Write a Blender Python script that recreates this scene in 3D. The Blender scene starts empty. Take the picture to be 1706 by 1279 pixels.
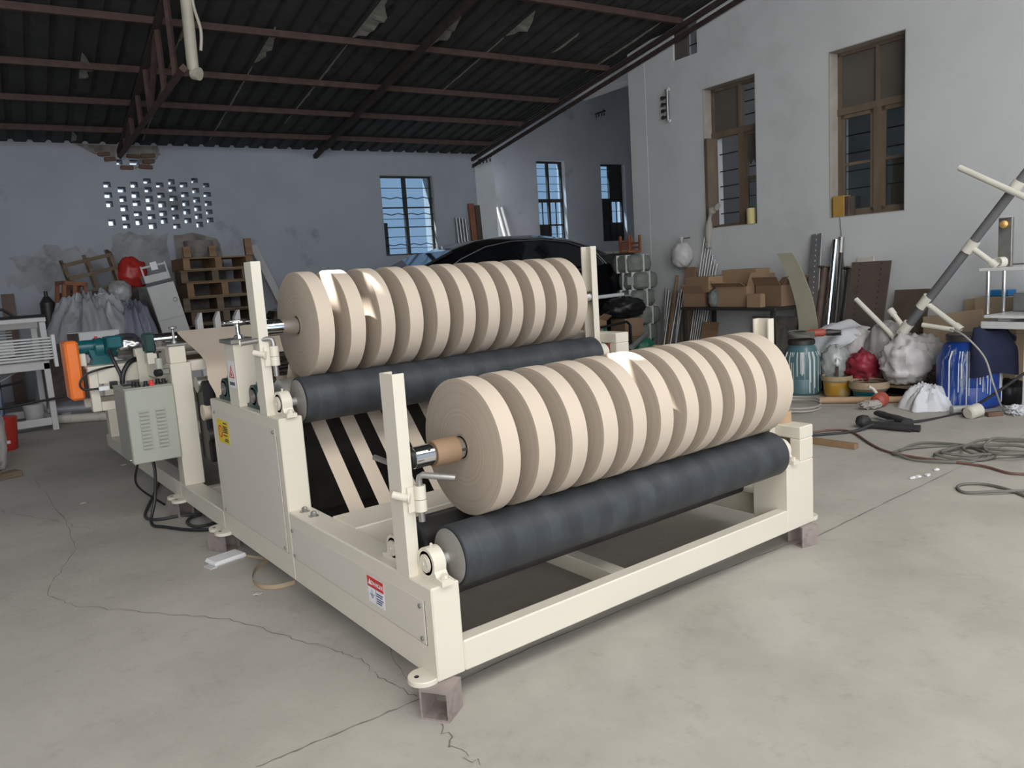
import bpy, bmesh, math, random
from mathutils import Vector, Matrix, noise, Quaternion
random.seed(7)
R = math.radians
sc = bpy.context.scene
# ------------------------------------------------------------------ camera
F = 1296.2641
CAM = Vector((-0.97767, -1.722863, 1.172981))
CR = Vector((0.793163, -0.605628, -0.064087)); CD = Vector((-0.137943, -0.07616, -0.987508)); CF = Vector((0.593181, 0.792095, -0.14395))
cd = bpy.data.cameras.new('camera'); cam = bpy.data.objects.new('camera', cd)
sc.collection.objects.link(cam); sc.camera = cam
cd.sensor_fit = 'HORIZONTAL'; cd.sensor_width = 36.0; cd.lens = 36.0 * F / 1706.0
cd.shift_x = 0.0; cd.shift_y = 0.0; cd.clip_start = 0.05; cd.clip_end = 200
cam.matrix_world = Matrix(((CR.x, -CD.x, -CF.x, CAM.x), (CR.y, -CD.y, -CF.y, CAM.y), (CR.z, -CD.z, -CF.z, CAM.z), (0, 0, 0, 1)))
# ------------------------------------------------------------------ light
w = bpy.data.worlds.new('sky'); sc.world = w; w.use_nodes = True
nt = w.node_tree; bg = nt.nodes['Background']
bg.inputs['Color'].default_value = (0.62, 0.78, 1.0, 1); bg.inputs['Strength'].default_value = 2.4
SUN_DIR = Vector((-0.30, 0.42, 0.86)).normalized()      # towards the sun
sl = bpy.data.lights.new('sun', 'SUN'); sl.energy = 60; sl.angle = R(0.53); sl.color = (1, 0.97, 0.93)
so = bpy.data.objects.new('sun', sl); sc.collection.objects.link(so)
so.rotation_euler = SUN_DIR.to_track_quat('Z', 'Y').to_euler()
def area(name, loc, tgt, sx, sy, e, col):
    l = bpy.data.lights.new(name, 'AREA'); l.shape = 'RECTANGLE'; l.size = sx; l.size_y = sy; l.energy = e; l.color = col
    o = bpy.data.objects.new(name, l); sc.collection.objects.link(o); o.location = loc
    o.rotation_euler = (Vector(loc) - Vector(tgt)).to_track_quat('Z', 'Y').to_euler()
    return o
area('door_daylight', (-3.4, -4.9, 2.2), (3.0, 2.2, 1.1), 7.5, 3.8, 540, (1.0, .985, .96))
area('overhead_fill', (1.2, -2.5, 4.4), (1.2, -1.0, 0), 10, 2.6, 400, (1.0, .99, .965))  # added overhead fill under the closed roof; no skylight opening exists
cy = sc.cycles; cy.max_bounces = 7; cy.diffuse_bounces = 4; cy.glossy_bounces = 3; cy.transmission_bounces = 4; cy.transparent_max_bounces = 8; cy.caustics_reflective = False; cy.caustics_refractive = False
vs = sc.view_settings
vs.view_transform = 'Standard'; vs.look = 'None'; vs.gamma = 1.0; vs.use_curve_mapping = False; vs.exposure = -0.30
# ------------------------------------------------------------------ helpers
col = sc.collection
def ray(u, v): return CF + CR * ((u - 853) / F) + CD * ((v - 639.5) / F)
def at(u, v, ax, val):
    d = ray(u, v); i = 'xyz'.index(ax); return CAM + d * ((val - CAM[i]) / d[i])
def fl(u, v, z=0.0): return at(u, v, 'z', z)
def dep(u, v, d): return CAM + ray(u, v) * d
TH = R(-4.8); ER = Vector((math.cos(TH), math.sin(TH), 0)); ES = Vector((math.sin(TH), -math.cos(TH), 0))
ORG = Vector((6.402, 8.749, 0))
def rp(r, s, z=0.0): return ORG + ER * r + ES * s + Vector((0, 0, z))
def w2r(P): d = Vector(P) - ORG; return Vector((d.dot(ER), d.dot(ES), d.z))
ROOM = Matrix.Translation(ORG) @ Matrix(((ER.x, ES.x, 0, 0), (ER.y, ES.y, 0, 0), (0, 0, 1, 0), (0, 0, 0, 1)))
def roofz(s): return 3.03 + 0.15 * s
MATS = {}
def pm(name, c, rough=0.6, metal=0.0, var=0.12, scale=6.0, bump=0.0, bscale=60.0, c2=None, thr=0.6, soft=0.08, s2=2.5, stretch=None, spec=0.5, alpha=None, trans=0.0, coat=0.0):
    m = bpy.data.materials.new(name); m.use_nodes = True; t = m.node_tree; b = t.nodes['Principled BSDF']
    N = t.nodes.new; L = t.links.new
    tc = N('ShaderNodeTexCoord'); mp = N('ShaderNodeMapping'); L(tc.outputs['Object'], mp.inputs[0])
    if stretch: mp.inputs['Scale'].default_value = stretch
    n1 = N('ShaderNodeTexNoise'); n1.inputs['Scale'].default_value = scale; n1.inputs['Detail'].default_value = 5; L(mp.outputs[0], n1.inputs['Vector'])
    r = N('ShaderNodeValToRGB'); r.color_ramp.elements[0].position = 0.25; r.color_ramp.elements[1].position = 0.75
    r.color_ramp.elements[0].color = [x * (1 - var) for x in c] + [1]; r.color_ramp.elements[1].color = [min(1, x * (1 + var)) for x in c] + [1]
    L(n1.outputs['Fac'], r.inputs[0]); out = r.outputs[0]
    if c2:
        n2 = N('ShaderNodeTexNoise'); n2.inputs['Scale'].default_value = s2; n2.inputs['Detail'].default_value = 8; n2.inputs['Roughness'].default_value = 0.65; L(mp.outputs[0], n2.inputs['Vector'])
        mr = N('ShaderNodeMapRange'); mr.inputs[1].default_value = thr - soft; mr.inputs[2].default_value = thr + soft; L(n2.outputs['Fac'], mr.inputs[0])
        mx = N('ShaderNodeMix'); mx.data_type = 'RGBA'; L(mr.outputs[0], mx.inputs[0]); L(out, mx.inputs[6]); mx.inputs[7].default_value = list(c2) + [1]; out = mx.outputs[2]
    L(out, b.inputs['Base Color'])
    b.inputs['Roughness'].default_value = rough; b.inputs['Metallic'].default_value = metal; b.inputs['Specular IOR Level'].default_value = spec
    if coat: b.inputs['Coat Weight'].default_value = coat; b.inputs['Coat Roughness'].default_value = 0.1
    if trans: b.inputs['Transmission Weight'].default_value = trans
    if alpha is not None: b.inputs['Alpha'].default_value = alpha
    if bump:
        n3 = N('ShaderNodeTexNoise'); n3.inputs['Scale'].default_value = bscale; n3.inputs['Detail'].default_value = 4; L(mp.outputs[0], n3.inputs['Vector'])
        bp = N('ShaderNodeBump'); bp.inputs['Strength'].default_value = bump; bp.inputs['Distance'].default_value = 0.02; L(n3.outputs['Fac'], bp.inputs['Height']); L(bp.outputs[0], b.inputs['Normal'])
    MATS[name] = m; return m
def glassmat(name, tint, mixg=0.12, rough=0.05):
    m = bpy.data.materials.new(name); m.use_nodes = True; t = m.node_tree; t.nodes.clear(); N = t.nodes.new; L = t.links.new
    o = N('ShaderNodeOutputMaterial'); mx = N('ShaderNodeMixShader'); tr = N('ShaderNodeBsdfTransparent'); g = N('ShaderNodeBsdfGlossy')
    tr.inputs[0].default_value = list(tint) + [1]; g.inputs['Roughness'].default_value = rough; mx.inputs[0].default_value = mixg
    L(tr.outputs[0], mx.inputs[1]); L(g.outputs[0], mx.inputs[2]); L(mx.outputs[0], o.inputs[0]); MATS[name] = m; return m
class MB:
    def __init__(s): s.v = []; s.f = []
    def add(s, vs, fs):
        i = len(s.v); s.v += [tuple(x) for x in vs]; s.f += [tuple(a + i for a in f) for f in fs]; return i
    def tr(s, i0, M):
        for k in range(i0, len(s.v)): s.v[k] = tuple(M @ Vector(s.v[k]))
        return s
    def box(s, x0, x1, y0, y1, z0, z1, ch=0.0):
        if x0 > x1: x0, x1 = x1, x0
        if y0 > y1: y0, y1 = y1, y0
        if z0 > z1: z0, z1 = z1, z0
        if not ch:
            return s.add([(x, y, z) for x in (x0, x1) for y in (y0, y1) for z in (z0, z1)],
                         [(0, 1, 3, 2), (4, 6, 7, 5), (0, 4, 5, 1), (2, 3, 7, 6), (0, 2, 6, 4), (1, 5, 7, 3)])
        ch = min(ch, (x1 - x0) * .45, (y1 - y0) * .45, (z1 - z0) * .45); V = []; lo = (x0, y0, z0); hi = (x1, y1, z1)
        for k in range(8):
            sg = ((k >> 2) & 1, (k >> 1) & 1, k & 1); c = [hi[i] if sg[i] else lo[i] for i in range(3)]; inn = [c[i] - ch if sg[i] else c[i] + ch for i in range(3)]
            for a in range(3): V.append([c[i] if i == a else inn[i] for i in range(3)])
        ix = lambda k, a: 3 * k + a
        Fs = [(ix(0, 0), ix(1, 0), ix(3, 0), ix(2, 0)), (ix(4, 0), ix(6, 0), ix(7, 0), ix(5, 0)), (ix(0, 1), ix(4, 1), ix(5, 1), ix(1, 1)),
              (ix(2, 1), ix(3, 1), ix(7, 1), ix(6, 1)), (ix(0, 2), ix(2, 2), ix(6, 2), ix(4, 2)), (ix(1, 2), ix(5, 2), ix(7, 2), ix(3, 2))]
        for k in range(8):
            Fs.append((ix(k, 0), ix(k, 1), ix(k, 2)))
            for bit, a in ((1, 2), (2, 1), (4, 0)):
                if not k & bit:
                    j = k | bit; o = [b for b in range(3) if b != a]; Fs.append((ix(k, o[0]), ix(k, o[1]), ix(j, o[1]), ix(j, o[0])))
        return s.add(V, Fs)
    def cyl(s, p0, p1, r, r2=None, n=24, caps=True):
        p0 = Vector(p0); p1 = Vector(p1); r2 = r if r2 is None else r2; q = (p1 - p0).to_track_quat('Z', 'Y'); L = (p1 - p0).length; V = []
        for z, rr in ((0, r), (L, r2)):
            for k in range(n): a = 2 * math.pi * k / n; V.append(p0 + q @ Vector((rr * math.cos(a), rr * math.sin(a), z)))
        Fs = [(k, (k + 1) % n, n + (k + 1) % n, n + k) for k in range(n)]
        if caps: Fs += [tuple(range(n))[::-1], tuple(range(n, 2 * n))]
        return s.add(V, Fs)
    def lathe(s, prof, c, ax=(0, 0, 1), n=32, cap=True):
        q = Vector(ax).to_track_quat('Z', 'Y'); c = Vector(c); V = []; Fs = []; m = len(prof)
        for r, h in prof:
            for k in range(n): a = 2 * math.pi * k / n; V.append(c + q @ Vector((r * math.cos(a), r * math.sin(a), h)))
        for i in range(m - 1):
            for k in range(n): Fs.append((i * n + k, i * n + (k + 1) % n, (i + 1) * n + (k + 1) % n, (i + 1) * n + k))
        if cap: Fs += [tuple(range(n))[::-1], tuple(range((m - 1) * n, m * n))]
        return s.add(V, Fs)
    def tube(s, pts, r, n=8, closed=False, rs=None):
        P = [Vector(p) for p in pts]; m = len(P); V = []; Fs = []; up = None
        for i in range(m):
            a = P[(i - 1) % m] if (closed or i > 0) else P[i]; b = P[(i + 1) % m] if (closed or i < m - 1) else P[i]
            t = (b - a).normalized()
            if up is None: up = t.orthogonal().normalized()
            up = (up - t * up.dot(t)); up = up.normalized() if up.length > 1e-6 else t.orthogonal().normalized(); bi = t.cross(up); rr = rs[i] if rs else r
            for k in range(n): g = 2 * math.pi * k / n; V.append(P[i] + up * (rr * math.cos(g)) + bi * (rr * math.sin(g)))
        for i in range(m if closed else m - 1):
            j = (i + 1) % m
            for k in range(n): Fs.append((i * n + k, i * n + (k + 1) % n, j * n + (k + 1) % n, j * n + k))
        if not closed: Fs += [tuple(range(n))[::-1], tuple(range((m - 1) * n, m * n))]
        return s.add(V, Fs)
    def prism(s, poly, ax, t0, t1):
        n = len(poly); V = []
        for t in (t0, t1):
            for a, b in poly: V.append({'x': (t, a, b), 'y': (a, t, b), 'z': (a, b, t)}[ax])
        return s.add(V, [tuple(range(n)), tuple(range(n, 2 * n))[::-1]] + [(k, n + k, n + (k + 1) % n, (k + 1) % n) for k in range(n)])
    def grid(s, fn, nu, nv, th=None):
        V = [Vector(fn(i / nu, j / nv)) for j in range(nv + 1) for i in range(nu + 1)]; W = nu + 1
        Fs = [(j * W + i, j * W + i + 1, (j + 1) * W + i + 1, (j + 1) * W + i) for j in range(nv) for i in range(nu)]
        if th is not None:
            o = len(V); th = Vector(th); V += [p + th for p in V]; Fs += [tuple(a + o for a in f)[::-1] for f in Fs]
            rim = list(range(W)) + [j * W + nu for j in range(1, nv + 1)] + [nv * W + i for i in range(nu - 1, -1, -1)] + [j * W for j in range(nv - 1, 0, -1)]
            for k in range(len(rim)): a, b = rim[k], rim[(k + 1) % len(rim)]; Fs.append((b, a, a + o, b + o))
        return s.add(V, Fs)
    def blob(s, c, rad, amp=0.15, f=2.0, seed=0, nu=28, nv=18, flat=None, pw=1.0, crease=0.0):
        c = Vector(c); V = []; Fs = []; sd = Vector((seed * 7.3, seed * 3.1, seed * 1.7))
        for j in range(nv + 1):
            th = math.pi * j / nv
            for i in range(nu):
                ph = 2 * math.pi * i / nu; d = Vector((math.sin(th) * math.cos(ph), math.sin(th) * math.sin(ph), math.cos(th)))
                e = Vector([math.copysign(abs(x) ** pw, x) for x in d]); k = 1 + amp * noise.noise(d * f + sd) + amp * .5 * noise.noise(d * f * 2.7 + sd)
                if crease: k -= crease * abs(noise.noise(d * f * 1.8 + sd * 2)) 
                p = Vector((e.x * rad[0] * k, e.y * rad[1] * k, e.z * rad[2] * k))
                if flat is not None and p.z < flat: p.z = flat + (p.z - flat) * 0.05
                V.append(c + p)
        for j in range(nv):
            for i in range(nu): Fs.append((j * nu + i, (j + 1) * nu + i, (j + 1) * nu + (i + 1) % nu, j * nu + (i + 1) % nu))
        return s.add(V, Fs)
def mesh(name, mb, mat, ang=35):
    me = bpy.data.meshes.new(name); me.from_pydata(mb.v, [], mb.f); me.validate()
    bm = bmesh.new(); bm.from_mesh(me); bmesh.ops.remove_doubles(bm, verts=bm.verts, dist=1e-6); bmesh.ops.recalc_face_normals(bm, faces=bm.faces); bm.to_mesh(me); bm.free()
    if ang: me.polygons.foreach_set('use_smooth', [True] * len(me.polygons)); me.set_sharp_from_angle(angle=R(ang))
    if mat: me.materials.append(MATS[mat] if isinstance(mat, str) else mat)
    return me
def obj(name, mb, mat, parent=None, ang=35, label=None):
    me = mb if isinstance(mb, bpy.types.Mesh) else mesh(name, mb, mat, ang)
    o = bpy.data.objects.new(name, me); col.objects.link(o)
    if parent: o.parent = parent
    if label: o['label'] = label
    return o
def tag(o, label, cat, group=None):
    o['label'] = label; o['category'] = cat
    if group: o['group'] = group
    return o
def thing(name, label, cat, loc=(0, 0, 0), rz=0.0, group=None, rot=None):
    o = bpy.data.objects.new(name, None); col.objects.link(o); o.location = loc; o.rotation_euler = rot if rot else (0, 0, rz); o.empty_display_size = .1
    return tag(o, label, cat, group)
def one(name, mb, mat, label, cat, loc=(0, 0, 0), rz=0.0, group=None, rot=None, ang=35):
    o = obj(name, mb, mat, None, ang); o.location = loc; o.rotation_euler = rot if rot else (0, 0, rz); return tag(o, label, cat, group)
def struct(name, mb, mat, parent=None, ang=35):
    o = obj(name, mb, mat, parent, ang)
    if not parent: o['kind'] = 'structure'
    return o
def dup(root, loc, rz=None, label=None):
    r = root.copy(); col.objects.link(r); r.location = loc
    if rz is not None: r.rotation_euler = (0, 0, rz)
    if label: r['label'] = label
    for ch in list(root.children):
        c = ch.copy(); col.objects.link(c); c.parent = r
        for g in ch.children: d = g.copy(); col.objects.link(d); d.parent = c
    return r
def B(*a, ch=0.0): m = MB(); m.box(*a, ch=ch); return m
def Cy(*a, **k): m = MB(); m.cyl(*a, **k); return m
def Tb(*a, **k): m = MB(); m.tube(*a, **k); return m
def spline(P, n=8):
    P = [Vector(p) for p in P]; out = []
    for i in range(len(P) - 1):
        a, b, c, d = P[max(i - 1, 0)], P[i], P[i + 1], P[min(i + 2, len(P) - 1)]
        for k in range(n):
            t = k / n; out.append(.5 * ((2 * b) + (c - a) * t + (2 * a - 5 * b + 4 * c - d) * t * t + (3 * b - a - 3 * c + d) * t ** 3))
    return out + [P[-1]]
# ------------------------------------------------------------------ materials
pm('cream', (.70, .645, .54), rough=.38, var=.03, scale=3, bump=.03, bscale=40, c2=(.66, .60, .50), thr=.72, soft=.1, s2=9)
pm('cream_old', (.66, .62, .54), rough=.55, var=.08, scale=5, c2=(.42, .38, .32), thr=.62, s2=14)
pm('panel_white', (.66, .605, .535), rough=.5, var=.03, scale=2)
pm('rubber', (.030, .035, .040), rough=.55, var=.25, scale=14, c2=(.060, .068, .076), thr=.62, soft=.12, s2=5)
def ring_rubber():
    m = MATS['rubber']; t = m.node_tree; N = t.nodes.new; L = t.links.new; b = t.nodes['Principled BSDF']; src = b.inputs['Base Color'].links[0].from_socket
    tc = N('ShaderNodeTexCoord'); sp = N('ShaderNodeSeparateXYZ'); L(tc.outputs['Object'], sp.inputs[0])
    md = N('ShaderNodeMath'); md.operation = 'PINGPONG'; md.inputs[1].default_value = .063; L(sp.outputs[0], md.inputs[0])
    r = N('ShaderNodeValToRGB'); e = r.color_ramp.elements; e[0].position = 0.0; e[0].color = (.88, .88, .88, 1); e[1].position = .46; e[1].color = (.93, .93, .93, 1)
    for p_, c_ in ((.50, 1.35), (.54, 1.1), (1.0, 1.08)): q = r.color_ramp.elements.new(p_); q.color = (c_, c_, c_, 1)
    mm = N('ShaderNodeMath'); mm.operation = 'MULTIPLY'; mm.inputs[1].default_value = 1 / .063; L(md.outputs[0], mm.inputs[0]); L(mm.outputs[0], r.inputs[0])
    mx = N('ShaderNodeMix'); mx.data_type = 'RGBA'; mx.blend_type = 'MULTIPLY'; mx.inputs[0].default_value = 1; L(src, mx.inputs[6]); L(r.outputs[0], mx.inputs[7]); L(mx.outputs[2], b.inputs['Base Color'])
ring_rubber()
pm('black_roll', (.03, .03, .03), rough=.28, var=.3, scale=6, stretch=(.3, 2, 2))
pm('steel', (.62, .61, .59), rough=.18, metal=1, var=.1, scale=10)
pm('chrome', (.82, .82, .82), rough=.07, metal=1, var=.04, scale=4)
pm('grey_steel', (.36, .35, .33), rough=.42, metal=.8, var=.18, scale=12)
pm('dull_disc', (.45, .43, .40), rough=.45, metal=.5, var=.25, scale=8)
pm('dark_metal', (.07, .065, .06), rough=.5, metal=.6, var=.3, scale=9)
pm('black', (.012, .012, .013), rough=.45, var=.3)
pm('paper', (.595, .495, .395), rough=.75, var=.035, scale=5, bump=.04, bscale=120)
pm('kraft', (.46, .31, .18), rough=.7, var=.08, scale=10)
pm('core_brown', (.30, .195, .115), rough=.7, var=.1, scale=10)
pm('green_iron', (.018, .055, .045), rough=.35, var=.25, scale=10)
pm('teal_paint', (.006, .10, .115), rough=.3, var=.15, scale=8, coat=.3)
pm('orange', (.86, .19, .025), rough=.33, var=.06, scale=5)
pm('box_green', (.40, .41, .35), rough=.45, var=.04, scale=3)
pm('box_dark', (.30, .29, .26), rough=.45, var=.04, scale=3)
pm('yellow', (.78, .58, .02), rough=.5, var=.04)
pm('red', (.62, .03, .03), rough=.5, var=.06)
pm('red_glow', (.9, .06, .05), rough=.3, var=.05)
pm('white', (.82, .82, .82), rough=.5, var=.03)
pm('ink', (.03, .03, .05), rough=.6, var=.1)
pm('blue_ink', (.03, .05, .2), rough=.6, var=.1)
pm('tubeblock', (.36, .30, .28), rough=.6, metal=.35, var=.2, scale=12, c2=(.20, .15, .13), thr=.6, s2=18)
pm('concrete', (.47, .44, .385), rough=.72, var=.10, scale=1.3, bump=.10, bscale=30, c2=(.37, .345, .30), thr=.57, soft=.14, s2=1.6)
def speckle(nm, sc_, thr, dark):
    m = MATS[nm]; t = m.node_tree; N = t.nodes.new; L = t.links.new; b = t.nodes['Principled BSDF']; src = b.inputs['Base Color'].links[0].from_socket
    tc = N('ShaderNodeTexCoord'); n = N('ShaderNodeTexNoise'); n.inputs['Scale'].default_value = sc_; n.inputs['Detail'].default_value = 6; n.inputs['Roughness'].default_value = .75; L(tc.outputs['Object'], n.inputs['Vector'])
    r = N('ShaderNodeValToRGB'); r.color_ramp.elements[0].position = thr - .12; r.color_ramp.elements[0].color = (dark, dark * .98, dark * .95, 1); r.color_ramp.elements[1].position = thr; r.color_ramp.elements[1].color = (1, 1, 1, 1); L(n.outputs['Fac'], r.inputs[0])
    mx = N('ShaderNodeMix'); mx.data_type = 'RGBA'; mx.blend_type = 'MULTIPLY'; mx.inputs[0].default_value = 1; L(src, mx.inputs[6]); L(r.outputs[0], mx.inputs[7]); L(mx.outputs[2], b.inputs['Base Color'])
speckle('concrete', 9.0, .44, .88); speckle('concrete', 38.0, .36, .76); speckle('concrete', 2.4, .42, .93)
pm('crack', (.20, .175, .15), rough=.95, var=.3, scale=20)
pm('plaster', (.68, .69, .685), rough=.85, var=.05, scale=2, bump=.06, bscale=25, c2=(.58, .585, .575), thr=.62, soft=.1, s2=1.3)
pm('plaster_old', (.40, .42, .46), rough=.9, var=.07, scale=2.2, bump=.10, bscale=18, c2=(.22, .22, .225), thr=.66, soft=.06, s2=1.15)
pm('bare_cement', (.27, .25, .22), rough=.95, var=.25, scale=5, bump=.15, bscale=25, c2=(.16, .145, .125), thr=.55, s2=6)
pm('stain', (.355, .36, .37), rough=.95, var=.16, scale=5, c2=(.24, .235, .23), thr=.58, soft=.08, s2=4)
pm('brick', (.17, .10, .07), rough=.9, var=.2, scale=14, bump=.2, bscale=40)
pm('roof_sheet', (.048, .052, .046), rough=.8, var=.25, scale=3, c2=(.03, .033, .03), thr=.56, s2=6)
pm('rust', (.085, .048, .040), rough=.8, var=.3, scale=12)
pm('rust_dark', (.05, .032, .028), rough=.85, var=.3, scale=12)
pm('film', (.25, .24, .205), rough=.8, var=.25, scale=14)
pm('pvc_old', (.50, .45, .36), rough=.5, var=.15, scale=9)
pm('woodframe', (.17, .125, .085), rough=.75, var=.25, scale=9, stretch=(1, 1, .3))
pm('screen_board', (.115, .10, .085), rough=.8, var=.10, scale=5)
pm('iron_bar', (.03, .028, .028), rough=.7, var=.3)
pm('reveal', (.42, .38, .33), rough=.9, var=.15, scale=7)
glassmat('glass', (.72, .80, .84), .10); glassmat('glass_frost', (.40, .47, .52), .06, .3); glassmat('glass_dark', (.72, .76, .74), .10)
# ------------------------------------------------------------------ room shell
def cells(holes, t0, t1, z0, z1, d, fn):
    T = sorted({t0, t1} | {h[0] for h in holes} | {h[1] for h in holes}); Z = sorted({z0, z1} | {h[2] for h in holes} | {h[3] for h in holes})
    T = [x for x in T if t0 <= x <= t1]; Z = [x for x in Z if z0 <= x <= z1]
    sol = [[not any(h[0] < (T[i] + T[i + 1]) / 2 < h[1] and h[2] < (Z[j] + Z[j + 1]) / 2 < h[3] for h in holes) for j in range(len(Z) - 1)] for i in range(len(T) - 1)]
    m = MB(); q = lambda *p: m.add([fn(*x) for x in p], [(0, 1, 2, 3)])
    g = lambda i, j: 0 <= i < len(T) - 1 and 0 <= j < len(Z) - 1 and sol[i][j]
    for i in range(len(T) - 1):
        for j in range(len(Z) - 1):
            if not sol[i][j]: continue
            a, b, c, e = T[i], T[i + 1], Z[j], Z[j + 1]
            q((a, 0, c), (b, 0, c), (b, 0, e), (a, 0, e)); q((a, d, c), (a, d, e), (b, d, e), (b, d, c))
            if not g(i - 1, j): q((a, 0, c), (a, 0, e), (a, d, e), (a, d, c))
            if not g(i + 1, j): q((b, 0, c), (b, d, c), (b, d, e), (b, 0, e))
            if not g(i, j - 1): q((a, 0, c), (a, d, c), (b, d, c), (b, 0, c))
            if not g(i, j + 1): q((a, 0, e), (b, 0, e), (b, d, e), (a, d, e))
    return m
fm = MB(); fm.add([rp(-12, -2, 0), rp(8, -2, 0), rp(8, 20, 0), rp(-12, 20, 0), rp(-12, -2, -.1), rp(8, -2, -.1), rp(8, 20, -.1), rp(-12, 20, -.1)],
    [(0, 1, 2, 3), (4, 7, 6, 5), (0, 4, 5, 1), (1, 5, 6, 2), (2, 6, 7, 3), (3, 7, 4, 0)])
floor = struct('floor', fm, 'concrete', ang=0)
def crack(pts, wd, jag=.012, n=14, seed=1):
    P = [fl(*p) for p in pts]; rnd = random.Random(seed); Q = []
    for i in range(len(P) - 1):
        for k in range(n): t = k / n; Q.append(P[i].lerp(P[i + 1], t) + Vector((rnd.uniform(-jag, jag), rnd.uniform(-jag, jag), 0)))
    Q.append(P[-1]); m = MB(); V = []
    for i, p in enumerate(Q):
        t = (Q[min(i + 1, len(Q) - 1)] - Q[max(i - 1, 0)]).normalized(); nn = Vector((-t.y, t.x, 0)) * wd * rnd.uniform(.3, 1.1); V += [p + nn + Vector((0, 0, .0012)), p - nn + Vector((0, 0, .0012))]
    m.add(V, [(2 * i, 2 * i + 1, 2 * i + 3, 2 * i + 2) for i in range(len(Q) - 1)]); obj('crack', m, 'crack', floor, ang=0)
crack([(425, 1279), (560, 1222), (702, 1164), (900, 1072), (1150, 970), (1345, 895)], .0030, .003, 10, 2)
crack([(1362, 893), (1480, 835), (1580, 788), (1706, 725)], .0034, .002, 8, 3)
crack([(60, 800), (110, 870), (125, 915), (75, 990), (130, 1010), (250, 1020), (380, 1030), (480, 1060), (560, 1085), (600, 1100), (640, 1135), (695, 1160)], .0017, .008, 9, 4)
crack([(735, 1208), (752, 1240), (800, 1275)], .0022, .012, 8, 5)
crack([(0, 852), (60, 862), (150, 880)], .0016, .02, 8, 6)
crack([(560, 1000), (640, 1060), (690, 1150)], .0011, .012, 8, 8)
# back wall: lattice of ventilation holes, broken patch, window
LR = random.Random(3); lat = []
colr = [-5.31, -5.15, -5.0, -4.845, -4.70, -4.555, -4.41, -4.27, -4.13]
for i, r in enumerate(colr):
    zs = [2.555, 2.435, 2.32, 2.09] if i == 0 else ([2.60, 2.49, 2.37, 2.26, 2.145, 2.035] if i % 2 else [2.545, 2.43, 2.315, 2.20, 2.09])
    for z in zs:
        if i == 1 and z == 2.6: continue
        wv = LR.uniform(.075, .095); hv = LR.uniform(.055, .075); dz = LR.uniform(-.01, .01); lat.append((r - wv / 2, r + wv / 2, z + dz - hv / 2, z + dz + hv / 2))
gap = [(-5.17, -5.10, 2.80, 2.86), (-5.02, -4.90, 2.80, 2.86)]
WB = (-1.65, -.77, 1.51, 2.70)
wb = struct('wall_back', cells(lat + gap + [WB], -12, .0, 0, 3.085, .36, lambda t, d, z: rp(t, -d, z)), 'plaster_old', ang=0)
pw = struct('wall_pillar', cells([], .0, .36, 0, 4.5, .3, lambda t, d, z: rp(t, -d, z)), 'plaster', ang=0)
# broken plaster round the truss seat: loose bricks and bare patch
for (r, z, w_, h_) in [(-5.24, 2.86, .13, .05), (-5.06, 2.76, .15, .05), (-4.84, 2.77, .16, .05), (-4.80, 2.84, .14, .05), (-4.80, 2.91, .17, .05), (-4.97, 2.90, .15, .05), (-5.30, 2.92, .14, .045)]:
    b = MB(); i0 = b.box(-w_ / 2, w_ / 2, -.035, .02, -h_ / 2, h_ / 2, ch=.008); b.tr(i0, ROOM @ Matrix.Translation((r, .012, z)) @ Matrix.Rotation(LR.uniform(-.12, .12), 4, 'Y')); obj('brick', b, 'brick', wb)
def patch(name, pts, mat, parent, s=.004, th=.006, frame=None, seed=1, jag=.03, n=5):
    rr = random.Random(seed); P = []
    for i in range(len(pts)):
        a, c = pts[i], pts[(i + 1) % len(pts)]
        for k in range(n): t = k / n; P.append((a[0] + (c[0] - a[0]) * t + rr.uniform(-jag, jag), a[1] + (c[1] - a[1]) * t + rr.uniform(-jag, jag)))
    m = MB(); V = [frame(p[0], s, p[1]) for p in P] + [frame(p[0], s - th, p[1]) for p in P]; k = len(P)
    m.add(V, [tuple(range(k))] + [(i, i + k, (i + 1) % k + k, (i + 1) % k) for i in range(k)]); return obj(name, m, mat, parent, ang=0)
fb = lambda r, s, z: rp(r, s, z)
patch('broken_plaster', [(-5.62, 3.04), (-5.45, 2.95), (-5.25, 2.86), (-5.17, 2.87), (-5.17, 2.94), (-4.9, 2.93), (-4.9, 2.79), (-4.98, 2.75), (-4.75, 2.81), (-4.66, 2.92), (-4.66, 3.04)], 'bare_cement', wb, frame=fb, seed=21, jag=.012)
patch('bare_patch', [(-4.62, 0), (-4.62, 1.93), (-4.05, 1.88), (-4.0, 1.4), (-3.95, 0)], 'bare_cement', wb, frame=fb, seed=2)
patch('bare_patch', [(-5.38, 1.2), (-5.36, 1.96), (-5.05, 1.95), (-4.7, 1.92), (-4.66, 1.2)], 'stain', wb, frame=fb, seed=5, s=.003)
patch('stain_patch', [(-6.5, 1.35), (-6.4, 1.72), (-6.0, 1.80), (-5.6, 1.78), (-5.45, 1.62), (-5.8, 1.42), (-6.2, 1.30)], 'stain', wb, frame=fb, seed=9, s=.003, jag=.07)
patch('bare_patch', [(-5.6, 0), (-5.62, .9), (-5.45, 1.1), (-5.3, 1.0), (-5.2, 0)], 'bare_cement', wb, frame=fb, seed=6, s=.005)
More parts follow.
